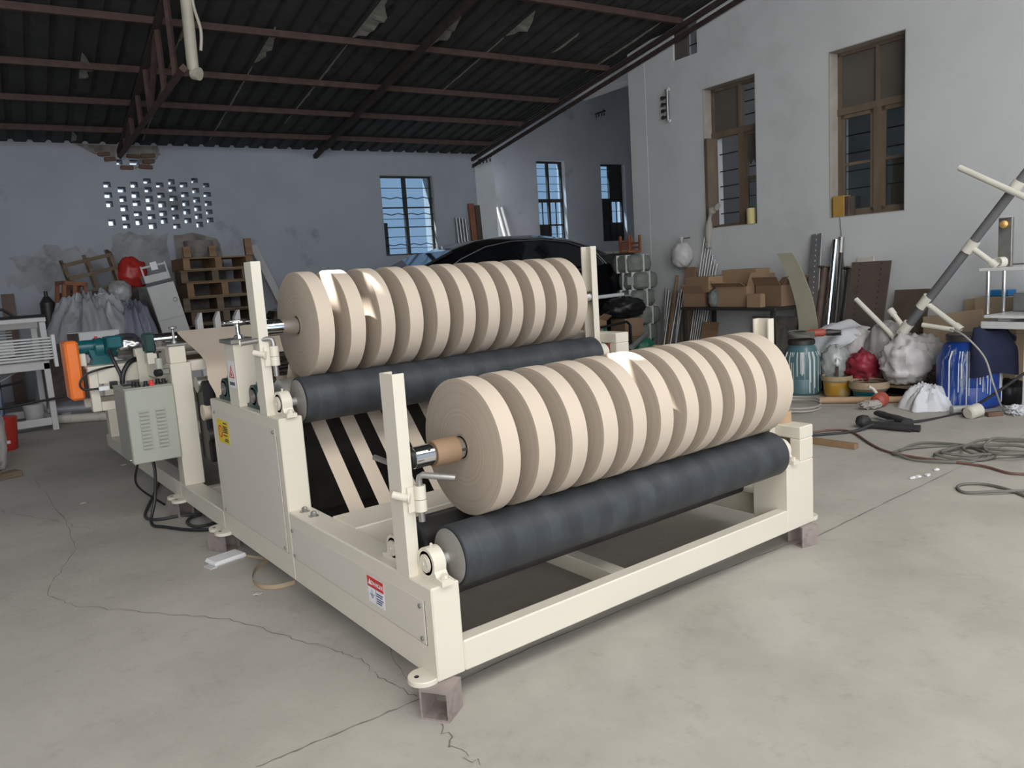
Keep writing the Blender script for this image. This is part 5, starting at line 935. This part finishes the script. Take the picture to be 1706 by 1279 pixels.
m = MB(); m.blob(Vector(F_(1438, 711, .04)) - q, (.055, .045, .04), .15, 2, 3, flat=-.036); obj('boot_foot', m, 'cable_black', rg_); m = MB(); m.cyl(Vector(F_(1517, 718, .028)) - q, Vector(F_(1533, 719, .028)) - q, .03, .034, n=14); m.v = [(x, y, max(.001, z * .7)) for x, y, z in m.v]; obj('boot_cuff', m, 'cable_black', rg_)
pa = Vector(F_(1318, 733)); pb = Vector(F_(1427, 748)); d = pb - pa; m = MB(); m.box(0, d.length, -.025, .025, 0, .032, ch=.002); one('wood_plank', m, 'pallet_warm', 'short brown timber plank on the floor beside the right machine corner', 'plank', pa, math.atan2(d.y, d.x))
# under the machine on the handle side
m = MB(); m.box(-.075, .075, -.05, .05, 0, .022, ch=.008); o = one('foam_slab', m, 'white', 'small white foam slab on the floor beside the rusty foot block', 'foam', fl(377, 933), R(12)); obj('torn_flap', B(-.10, -.07, -.05, .01, 0, .006), 'white_bag', o)
st = thing('strap_loop', 'tan plastic strap looping out from under the machine', 'strap', fl(430, 970)); q = fl(430, 970)
P = spline([F_(447, 938), F_(428, 950), F_(421, 968), F_(432, 980), F_(460, 982), F_(492, 974)], 8); m = MB(); V = []
for p_ in P: V += [p_ - q + Vector((0, 0, .002)), p_ - q + Vector((0, 0, .020))]
m.add(V, [(2 * i, 2 * i + 1, 2 * i + 3, 2 * i + 2) for i in range(len(P) - 1)]); obj('band', m, 'kraft_board', st)
P = spline([F_(396, 915), F_(400, 925), F_(420, 930), F_(455, 935)], 8); m = MB(); V = []
for p_ in P: V += [p_ - q + Vector((0, 0, .002)), p_ - q + Vector((0, .02, .010))]
m.add(V, [(2 * i, 2 * i + 1, 2 * i + 3, 2 * i + 2) for i in range(len(P) - 1)]); obj('band', m, 'kraft_board', st)
m = MB(); m.lathe([(.012, 0), (.055, 0), (.055, .03), (.012, .03), (.012, 0)], (0, 0, .055), (.80, -.55, -.1), 40, cap=False); one('paper_offcut_roll', m, 'paper', 'small cream paper offcut reel on the floor under the side panel', 'paper roll', fl(492, 968) + Vector((.05, .03, .0)))
hose('floor_cable', 'black cable snaking on the floor by the rear side feet', [F_(268, 800, .01), F_(255, 830, .01), F_(242, 862, .01), F_(262, 868, .01), F_(300, 862, .01), F_(335, 860, .012), F_(318, 866, .012), F_(313, 874, .01), F_(330, 880, .01), F_(365, 872, .01), F_(400, 860, .01)], .008, 'cable_black', 'cable')
# ------------------------------------------------------------------ far side: car, pipes, boards
pm('car_paint', (.006, .006, .008), rough=.12, var=.1, coat=1.0); pm('car_glass', (.006, .007, .008), rough=.05, var=.1); pm('tyre', (.012, .012, .012), rough=.85, var=.2); pm('trim', (.5, .5, .5), rough=.2, metal=1, var=.05); pm('lamp_red', (.25, .01, .01), rough=.2, var=.1)
car = thing('car', 'black saloon car parked across the opening at the back', 'car', rp(-1.93, 2.80), TH + math.pi)
# local: x forward (towards the left of the photo), y to the car's left (towards the camera is -y rotated) ; built symmetric
side = [(-2.30, .34), (-2.32, .75), (-2.28, 1.06), (-2.20, 1.28), (-2.02, 1.315), (-1.72, 1.34)]
side += [(-1.05, 1.14), (1.0, 1.10), (1.15, 1.07), (1.75, .98), (2.15, .86), (2.30, .70), (2.32, .45), (2.25, .28), (1.9, .24), (-1.95, .26)]
def loft(name, secs, mat, par):
    m = MB(); n = len(secs[0]); V = [p for s_ in secs for p in s_]; Fs = []
    for i in range(len(secs) - 1):
        for k in range(n): Fs.append((i * n + k, i * n + (k + 1) % n, (i + 1) * n + (k + 1) % n, (i + 1) * n + k))
    Fs += [tuple(range(n)), tuple(range((len(secs) - 1) * n, len(secs) * n))[::-1]]; m.add(V, Fs); return obj(name, m, mat, par, ang=28)
def bs(x, zt, hw, zb): return [(x, -hw * .86, zb), (x, -hw, zb + .12), (x, -hw, (zb + zt) * .52), (x, -hw * .93, zt - .07), (x, -hw * .80, zt), (x, hw * .80, zt), (x, hw * .93, zt - .07), (x, hw, (zb + zt) * .52), (x, hw, zb + .12), (x, hw * .86, zb)]
loft('body', [bs(-2.32, .98, .70, .42), bs(-2.28, 1.24, .80, .36), bs(-2.1, 1.30, .86, .28), bs(-1.7, 1.30, .89, .26), bs(-1.1, 1.16, .90, .24), bs(0, 1.13, .90, .24), bs(1.0, 1.11, .90, .24), bs(1.7, 1.02, .87, .26), bs(2.15, .90, .80, .30), bs(2.30, .72, .68, .36)], 'car_paint', car)
def cs(x, zt, hw, zb, hb): return [(x, -hb, zb), (x, -(hb * .4 + hw * .6), zb + (zt - zb) * .55), (x, -hw, zt - .05), (x, -hw * .72, zt), (x, hw * .72, zt), (x, hw, zt - .05), (x, (hb * .4 + hw * .6), zb + (zt - zb) * .55), (x, hb, zb)]
loft('cabin', [cs(-1.92, 1.31, .55, 1.20, .70), cs(-1.6, 1.43, .56, 1.12, .82), cs(-1.25, 1.525, .57, 1.12, .84), cs(-.85, 1.575, .58, 1.12, .85), cs(-.35, 1.575, .58, 1.12, .85), cs(.0, 1.53, .57, 1.12, .84), cs(.35, 1.43, .57, 1.10, .82), cs(.8, 1.25, .60, 1.08, .78), cs(1.15, 1.10, .62, 1.05, .74)], 'car_paint', car)
for sg in (-1, 1):
    m = MB(); P = [(-1.55, 1.17), (-1.45, 1.33), (-1.1, 1.455), (-.75, 1.495), (-.3, 1.49), (.05, 1.44), (.4, 1.32), (.72, 1.17)]
    def yy(z): t = (z - 1.12) / .42; return sg * (.845 - .24 * t + .012)
    V = [(a, yy(z), z) for a, z in P] + [(a, yy(z) - sg * .03, z) for a, z in P]; n = len(P); m.add(V, [tuple(range(n)), tuple(range(n, 2 * n))[::-1]] + [(k, (k + 1) % n, n + (k + 1) % n, n + k) for k in range(n)]); g_ = obj('side_glass', m, 'car_glass', car)
    obj('chrome_trim', Tb([(a, yy(z) + sg * .004, z + .012) for a, z in P], .008, 6), 'trim', g_)
    for x in (-1.38, 1.42):
        m = MB(); m.lathe([(.20, -.10), (.315, -.10), (.33, -.06), (.33, .06), (.315, .10), (.2, .10)], (x, sg * .80, .33), (0, 1, 0), 28); w_ = obj('wheel', m, 'tyre', car); m = MB(); m.lathe([(.05, 0), (.2, .0), (.19, .02), (.05, .03)], (x, sg * .895, .33), (0, sg, 0), 20); obj('rim', m, 'trim', w_)
    for x in (-.72, .28): obj('door_handle', B(x - .08, x + .08, sg * .895, sg * .92, .98, 1.005), 'trim', car)
    m = MB(); m.blob((.72, sg * .95, 1.14), (.10, .07, .06), .05, 2, 3); obj('mirror', m, 'car_paint', car); obj('tail_lamp', B(-2.33, -2.15, sg * .60, sg * .84, .95, 1.15, ch=.02), 'lamp_red', car); obj('head_lamp', B(2.05, 2.25, sg * .5, sg * .78, .72, .84, ch=.02), 'trim', car)
m = MB(); V = [(.36, -.50, 1.42), (.36, .50, 1.42), (1.14, .58, 1.11), (1.14, -.58, 1.11)]; V = [(x + .012, y, z + .02) for x, y, z in V]; m.add(V + [(x, y, z - .03) for x, y, z in V], [(0, 1, 2, 3), (4, 7, 6, 5), (0, 4, 5, 1), (1, 5, 6, 2), (2, 6, 7, 3), (3, 7, 4, 0)]); obj('windscreen', m, 'car_glass', car)
for k in range(4): pole('steel_pipe', ['leftmost of four steel pipes standing at the back wall corner', 'second from left of four steel pipes at the back wall corner', 'third from left of four steel pipes at the back wall corner', 'rightmost of four steel pipes standing at the back wall corner'][k], 'pipe', rp(-.42 + .055 * k, .22, 0), rp(-.44 + .055 * k, .06, 2.06 - .01 * k), .018, 'zinc', 'pipes at the back wall corner')
lean('board', 'brown plank leaning left at the back wall corner beside the steel pipes', 'board', rwp(.05, 2.27, -.15), rwp(.24, 0, -.15), .10, .03, 'chair_wood', wdir=ER); lean('board', 'brown plank leaning right beside the pillar at the back', 'board', rwp(.05, 2.24, -.04), rwp(.20, 0, -.03), .09, .03, 'dark_wood', wdir=ER)
pole('white_pipe', 'white plastic pipe leaning on the annex wall', 'pipe', rp(1.30, -.6, 0), rp(.96, -.95, 2.30), .03, 'white_paint'); pole('white_pipe', 'second white pipe close right of the one on the annex wall', 'pipe', rp(1.42, -.6, 0), rp(1.05, -.95, 2.30), .03, 'white_paint')
m = MB(); m.box(-2.4, 2.0, -.05, .05, 0, .10, ch=.004); m.box(-2.3, -2.2, -.05, .05, -1.32, 0); m.box(1.8, 1.9, -.05, .05, -1.32, 0); one('rail_beam', m, 'cream_old', 'long cream rail beam across the annex behind the car', 'beam', rp(4.1, -.75, 1.32), TH)
pole('white_bar', 'white bar lying across the black net bundle behind the rear guard', 'bar', rp(-1.25, 4.05, .80), rp(-.55, 4.12, .82), .022, 'white_paint')
# ------------------------------------------------------------------ left side clutter
def drape(label, name, cat, loc, rx, ry, h, mat, seed, folds=9, amp=.10, power=1.0, rz=0.0, top=.12):
    m = MB(); V = []; Fs = []; NR, NT = 34, 110; sd = seed * 3.7
    for i in range(NR + 1):
        t = i / NR
        for k in range(NT):
            a = 2 * math.pi * k / NT; d = Vector((math.cos(a), math.sin(a), 0)); rr = 1 + .22 * noise.noise(d * 1.6 + Vector((sd, 0, 0))); fold = noise.noise(Vector((a * folds / 6.28 * 2, t * 1.3, sd))) ; fine = noise.noise(Vector((d.x * t * 7, d.y * t * 7, sd + 4))) + 1.1 * abs(noise.noise(Vector((d.x * t * 13, d.y * t * 13, sd + 9)))) - .35
            z = h * max(0, 1 - max(0, (t - top) / (1 - top)) ** power) + h * amp * (fold * t * (1.15 - t) * 2.6 + .6 * fine * (1 - t * .7))
            x = d.x * rx * rr * t * (1 + .06 * fold); y = d.y * ry * rr * t * (1 + .06 * fold); V.append((x, y, max(.002, z)))
    for i in range(NR):
        for k in range(NT): Fs.append((i * NT + k, i * NT + (k + 1) % NT, (i + 1) * NT + (k + 1) % NT, (i + 1) * NT + k))
    m.add(V, Fs); return one(name, m, mat, label, cat, loc, rz, ang=80)
pm('silver_tarp', (.34, .35, .36), rough=.3, metal=.0, var=.2, scale=5, bump=.5, bscale=9); pm('blue_grey_tarp', (.20, .21, .26), rough=.5, var=.2, scale=4, bump=.2, bscale=7); pm('dark_heap', (.07, .055, .05), rough=.9, var=.4, scale=6, c2=(.16, .10, .08), thr=.6, s2=5); pm('bucket_red', (.50, .035, .025), rough=.4, var=.12); pm('off_white', (.55, .54, .52), rough=.5, var=.06)
drape('crumpled silver tarpaulin over the pile left of the motor', 'tarpaulin', 'tarpaulin', rp(-5.80, 1.50), .60, .46, 1.18, 'silver_tarp', 3, 14, .16, 2.2, top=.2)
drape('blue grey tarpaulin on the right half of the covered pile', 'tarpaulin', 'tarpaulin', rp(-5.40, 1.50), .38, .46, 1.06, 'blue_grey_tarp', 5, 12, .13, 1.9, top=.2)
drape('white cloth bundle slumped on the floor left of the blue barrel', 'cloth_bundle', 'cloth', fl(1545, 678), .23, .17, .155, 'white_cloth', 8, 9, .30, 1.7, top=.30)
# wooden furniture pile against the back wall
m = MB(); m.box(-.42, .42, -.28, .28, 0, 1.25, ch=.01); o = one('wooden_cupboard', m, 'dark_heap', 'dark broken cupboard behind the tarpaulins at the back wall', 'cupboard', rp(-5.62, .42), TH)
def crate(label, loc, rot, sz, mat):
    o = thing('wooden_crate', label, 'frame', loc, 0, None, rot); w_, d, h = sz
    for x in (-w_ / 2, 0, w_ / 2):
        obj('bar', B(x - .02, x + .02, -d / 2, -d / 2 + .03, 0, h), mat, o); obj('bar', B(x - .02, x + .02, d / 2 - .03, d / 2, 0, h), mat, o)
    for z in (0, h * .5, h - .04):
        obj('rail', B(-w_ / 2, w_ / 2, -d / 2 - .012, -d / 2, z, z + .04), mat, o); obj('rail', B(-w_ / 2 - .02, -w_ / 2, -d / 2, d / 2, z, z + .04), mat, o); obj('rail', B(w_ / 2, w_ / 2 + .02, -d / 2, d / 2, z, z + .04), mat, o)
    return o
crate('brown slatted wooden crate frame on top of the pile at the back wall', rp(-5.62, .50, 1.27), (R(10), R(-12), TH), (.50, .32, .40), 'pallet_wood')
crate('overturned small wooden chair frame low left in the pile', rp(-5.98, .85, .75), (R(0), R(8), TH + R(15)), (.22, .25, .62), 'chair_wood')
sack('bright red sack hanging on the wooden crate frame in the pile', rp(-5.24, .62, 1.26), (.17, .14, .20), 'bucket_red', 91, f=2.6, knot=False, crease=.15); sack('white and grey plastic bag wedged above the tarpaulin', rp(-5.42, .88, 1.10), (.13, .12, .14), 'grey_bag', 93, cat='bag', knot=False, f=3, name='plastic_bag')
m = MB(); m.box(-.25, .25, -.22, .22, 0, 1.09); one('wooden_box', m, 'dark_heap', 'dark wooden box under the wedged plastic bag', 'box', rp(-5.47, .90), TH)
# tilted drawer cabinet
cbt = thing('file_cabinet', 'pale grey cabinet with two doors leaning beside the tarpaulins', 'cabinet', rp(-4.80, 1.12, 0.03), 0, None, (0, R(-11), TH)); obj('body', B(-.15, .15, -.2, .2, 0, 1.27, ch=.004), 'off_white', cbt)
for z0, z1 in ((.40, .86), (.87, 1.26)):
    dd = obj('door', B(-.146, .146, -.212, -.2, z0, z1, ch=.002), 'off_white', cbt); m = MB(); m.lathe([(.022 + .004 * math.cos(a), .004 * math.sin(a)) for a in [2 * math.pi * k / 8 for k in range(9)]], (.10, -.215, (z0 + z1) / 2), (0, 1, 0), 18, cap=False); obj('ring_handle', m, 'grey_steel', dd)
o = thing('metal_stand', 'small white metal frame standing on the leaning cabinet', 'frame', rp(-5.05, 1.12, 1.315), 0, None, (0, R(-11), TH))
for x in (-.13, .13): obj('upright', B(x - .008, x + .008, -.15, -.13, 0, .20), 'off_white', o)
obj('crossbar', B(-.13, .13, -.155, -.135, .17, .19), 'off_white', o); obj('bracket', B(-.03, .04, -.165, -.155, .13, .22), 'white', o); obj('base_panel', B(-.14, .14, -.16, .1, 0, .085, ch=.003), 'off_white', o)
# cream cupboard in front of the tarps
cw = thing('low_cupboard', 'low cream cupboard at the left behind the orange guard', 'cupboard', rp(-5.84, 2.08), TH); obj('body', B(-.24, .24, -.02, .07, 0, .84, ch=.004), 'off_white', cw); obj('door', B(-.13, .235, -.035, -.02, .3, .83, ch=.002), 'white_paint', cw); obj('door', B(-.235, -.135, -.03, -.02, .3, .83, ch=.002), 'dark_heap', cw)
# pallet stack
PZ = [0.0]; specs = [(.86, .70, .15, 'pallet_wood', 0, 0), (.84, .66, .14, 'pallet_wood', .03, 3), (.90, .70, .16, 'dark_wood', -.03, -2), (.92, .66, .15, 'pallet_wood', .02, 2), (.95, .70, .15, 'dark_wood', -.01, -3), (.84, .66, .16, 'pallet_wood', .0, 3), (.86, .70, .17, 'pallet_wood', -.02, -4), (.90, .62, .18, 'pallet_warm', .03, 2), (.80, .60, .15, 'pallet_wood', -.04, -3), (.84, .58, .15, 'pallet_warm', -.02, 4)]
z = 0.0; names = ['lowest', 'second lowest', 'third lowest', 'fourth lowest', 'fifth lowest', 'fifth from the top', 'fourth from the top', 'third from the top', 'second from the top', 'topmost']
for k, (w_, d, h, mt, dx, a) in enumerate(specs):
    pallet(f'old wooden pallet, {names[k]} of the tall stack at the back wall', rp(-4.27 + dx, .55, z), TH + R(a), (w_, d, h), mt, n=4 + k % 2, group='stack of old pallets'); z += h + .002
for k, x in enumerate((-4.62, -4.32, -3.88)): lean('wood_block', ['left', 'middle', 'right'][k] + ' brown timber stub standing on the topmost pallet', 'timber', rwp(.78, z + .13 + .08 * (k == 2), x), rwp(.80, z, x), .085, .07, 'pallet_warm', wdir=ER)
m = MB(); m.lathe([(.13, 0), (.17, .10), (.18, .22), (.17, .22), (.15, .03)], (0, 0, 0), n=24); one('basket', m, 'bare_cement', 'dark grey round basket on the pallet stack', 'basket', rp(-4.40, .42, z + .001))
lean('white_channel', 'long white steel channel leaning right of the pallet stack', 'channel', rp(-3.63, .06, 1.73), rp(-3.16, .75, 0), .10, .05, 'off_white', wdir=ER)
m = MB(); m.cyl((0, 0, 0), (0, 0, 1.15), .075, n=20); m.cyl((0, 0, 1.15), (0, 0, 1.22), .075, .03, n=20); m.cyl((0, 0, 1.22), (0, 0, 1.28), .02, n=12); one('gas_cylinder', m, 'dark_metal', 'dark gas cylinder standing at the back wall left of the pile', 'gas cylinder', rp(-6.16, .72))
lean('board', 'rusty brown board leaning on the back wall at the left edge', 'board', rp(-6.53, .03, 1.28), rp(-6.56, .25, 0), .13, .02, 'rust_pipe', wdir=ER)
# three pale uprights behind the web
ur = thing('upright_rack', 'pale rack with three pointed uprights behind the paper web', 'rack', (.93, 4.75, 0))
obj('base_bar', B(-.35, .35, -.05, .05, 0, .06, ch=.003), 'off_white', ur)
for x in (-.14, .0, .16): m = MB(); m.prism([(x - .02, .06), (x + .025, .06), (x + .025, 1.0), (x + .012, 1.0), (x - .02, .94)], 'y', -.03, .03); obj('upright', m, 'off_white', ur)
# white steel frame with slats, left edge
wf = thing('slatted_frame', 'white steel machine frame with rows of slats at the left edge', 'frame', (-.09, 6.43, 0))
for x in (-.02, -1.3):
    for y in (.02, .75): obj('leg', B(x - .03, x + .02, y - .02, y + .03, 0, .62, ch=.003), 'off_white', wf)
for y in (.0, .75): obj('rail', B(-1.30, 0, y, y + .04, .56, .64, ch=.003), 'off_white', wf); obj('rail', B(-1.30, -.05, y + .005, y + .035, .05, .12, ch=.003), 'off_white', wf)
for x in (-.03, -1.3): obj('rail', B(x - .03, x + .01, .05, .75, .05, .10), 'off_white', wf)
for k in range(8): obj('slat', Cy((-1.3, -.06 + .004 * k, .66 + .026 * k), (.03, -.06 + .004 * k, .66 + .026 * k), .009, n=8), 'white_paint', wf)
obj('slat_end', B(.03, .06, -.09, -.03, .58, .87, ch=.003), 'white_paint', wf)
for k in range(9): obj('slat', Cy((-.62, .45, .70 + .026 * k), (-.22, .45, .70 + .026 * k), .007, n=6), 'white_paint', wf)
for x in (-.05, -.62, -1.3): obj('upright', B(x - .03, x + .02, .3, .35, .64, 1.0, ch=.003), 'off_white', wf)
obj('top_rail', B(-1.3, -.02, .29, .36, .93, 1.0, ch=.003), 'off_white', wf); obj('upright', B(-.035, .015, .02, .06, .64, 1.0, ch=.003), 'off_white', wf); obj('top_rail', B(-1.3, .02, .0, .05, .99, 1.03, ch=.003), 'off_white', wf)
m = MB(); m.tube([(-1.2, -.02, 1.045), (.03, -.02, 1.045)], .012, 8); obj('black_bar', m, 'black', wf); obj('black_bar', Tb([(-.45, -.05, 1.06), (-.40, -.05, 1.12), (-.30, -.05, 1.12), (-.22, -.05, 1.05)], .012, 8), 'black', wf); obj('black_bar', Tb([(-1.0, -.05, .22), (.08, -.05, .30)], .011, 8), 'black', wf); obj('black_bar', Tb([(-.42, .3, .42), (-.2, .3, .45)], .011, 8), 'black', wf)
m = MB(); i0 = m.grid(lambda u, v: (-1.25 + 1.0 * u, .1 + .6 * v, .56 - .26 * math.sin(math.pi * min(1, max(0, u)) * .5 + .0) * 1.0 * (1 - u) * 2), 10, 4, (0, 0, -.004)); obj('hopper_sheet', m, 'off_white', wf)
one('blue_drum', Cy((0, 0, 0), (0, 0, .52), .16, n=24), 'blue_plastic', 'dark blue drum inside the white slatted frame', 'drum', (-.62, 6.85, 0)); m = MB(); m.lathe([(.075, 0), (.09, .2), (.085, .2)], (0, 0, 0), n=20); one('white_pail', m, 'off_white', 'small white pail on the floor behind the white frame leg', 'pail', (-.22, 6.98, 0))
bk = thing('red_bucket', 'red plastic bucket with a lid and white label at the left edge', 'bucket', (-.56, 5.72, 0)); m = MB(); m.lathe([(.08, 0), (.085, .01), (.105, .24), (.105, .25)], (0, 0, 0), n=28); obj('body', m, 'bucket_red', bk); m = MB(); m.lathe([(.110, .245), (.110, .262), (.10, .27)], (0, 0, 0), n=28); obj('lid', m, 'bucket_red', bk); m = MB(); i0 = m.box(-.03, .03, -.094, -.088, .06, .085); obj('printed_mark', m, 'white', bk)
sack('big dusty white sack cut off by the left edge of the photo', (-.765, 4.83, 0), (.16, .20, .33), 'white_bag', 95, f=2, knot=False)
one('wood_offcut', B(-.09, .09, -.05, .05, 0, .04, ch=.004), 'pallet_wood', 'grey timber offcut on the floor at the left edge', 'timber', (-.66, 4.50, 0), R(20))
o, L = pole('duct_pipe', 'big grey pipe lying on the floor behind the orange guard', 'pipe', rp(-6.30, 2.22, .10), rp(-5.42, 2.62, .10), .098, 'zinc'); o, L = pole('cardboard_tube', 'long pale cardboard tube lying before the big grey pipe', 'cardboard tube', rp(-6.28, 2.50, .045), rp(-5.60, 2.88, .045), .043, 'cream_old')
ct = carton('flat open carton tray on the floor behind the white frame foot', fl(112, 700), (.16, .12, .05), R(15), 1, 'off_white'); ct['category'] = 'carton'
m = MB(); m.box(-.16, .16, -.02, .02, 0, .75, ch=.004); one('dark_panel', m, 'dark_heap', 'dark panel standing behind the orange belt guard', 'panel', (.12, 6.98, 0), TH)
sack('heap of brown rags on the floor at the end of the grey pipe', rp(-5.32, 2.30), (.12, .10, .07), 'pallet_wood', 97, cat='rag', knot=False, amp=.35, f=3, name='rag')
# bits of litter
for k, (u, v) in enumerate(((187, 741), (206, 775), (140, 838), (430, 990), (1530, 795), (1545, 792), (1520, 797), (1560, 783))):
    m = MB(); m.blob((0, 0, .004), (.022, .014, .006), .5, 3, k, 10, 6, flat=-.003); one('litter_scrap', m, 'reveal' if k < 4 else 'white', ['brown leaf scrap on the floor left of the control box', 'small dark scrap on the floor below the control box', 'pale chip on the bare floor left of the cable', 'paper scrap beside the tan strap loop', 'white plaster crumb, rightmost of the crumbs at the hose', 'white plaster crumb in the middle of the crumbs', 'white plaster crumb, leftmost and nearest of the crumbs', 'plaster crumb farthest back of the crumbs'][k], 'litter', fl(u, v))
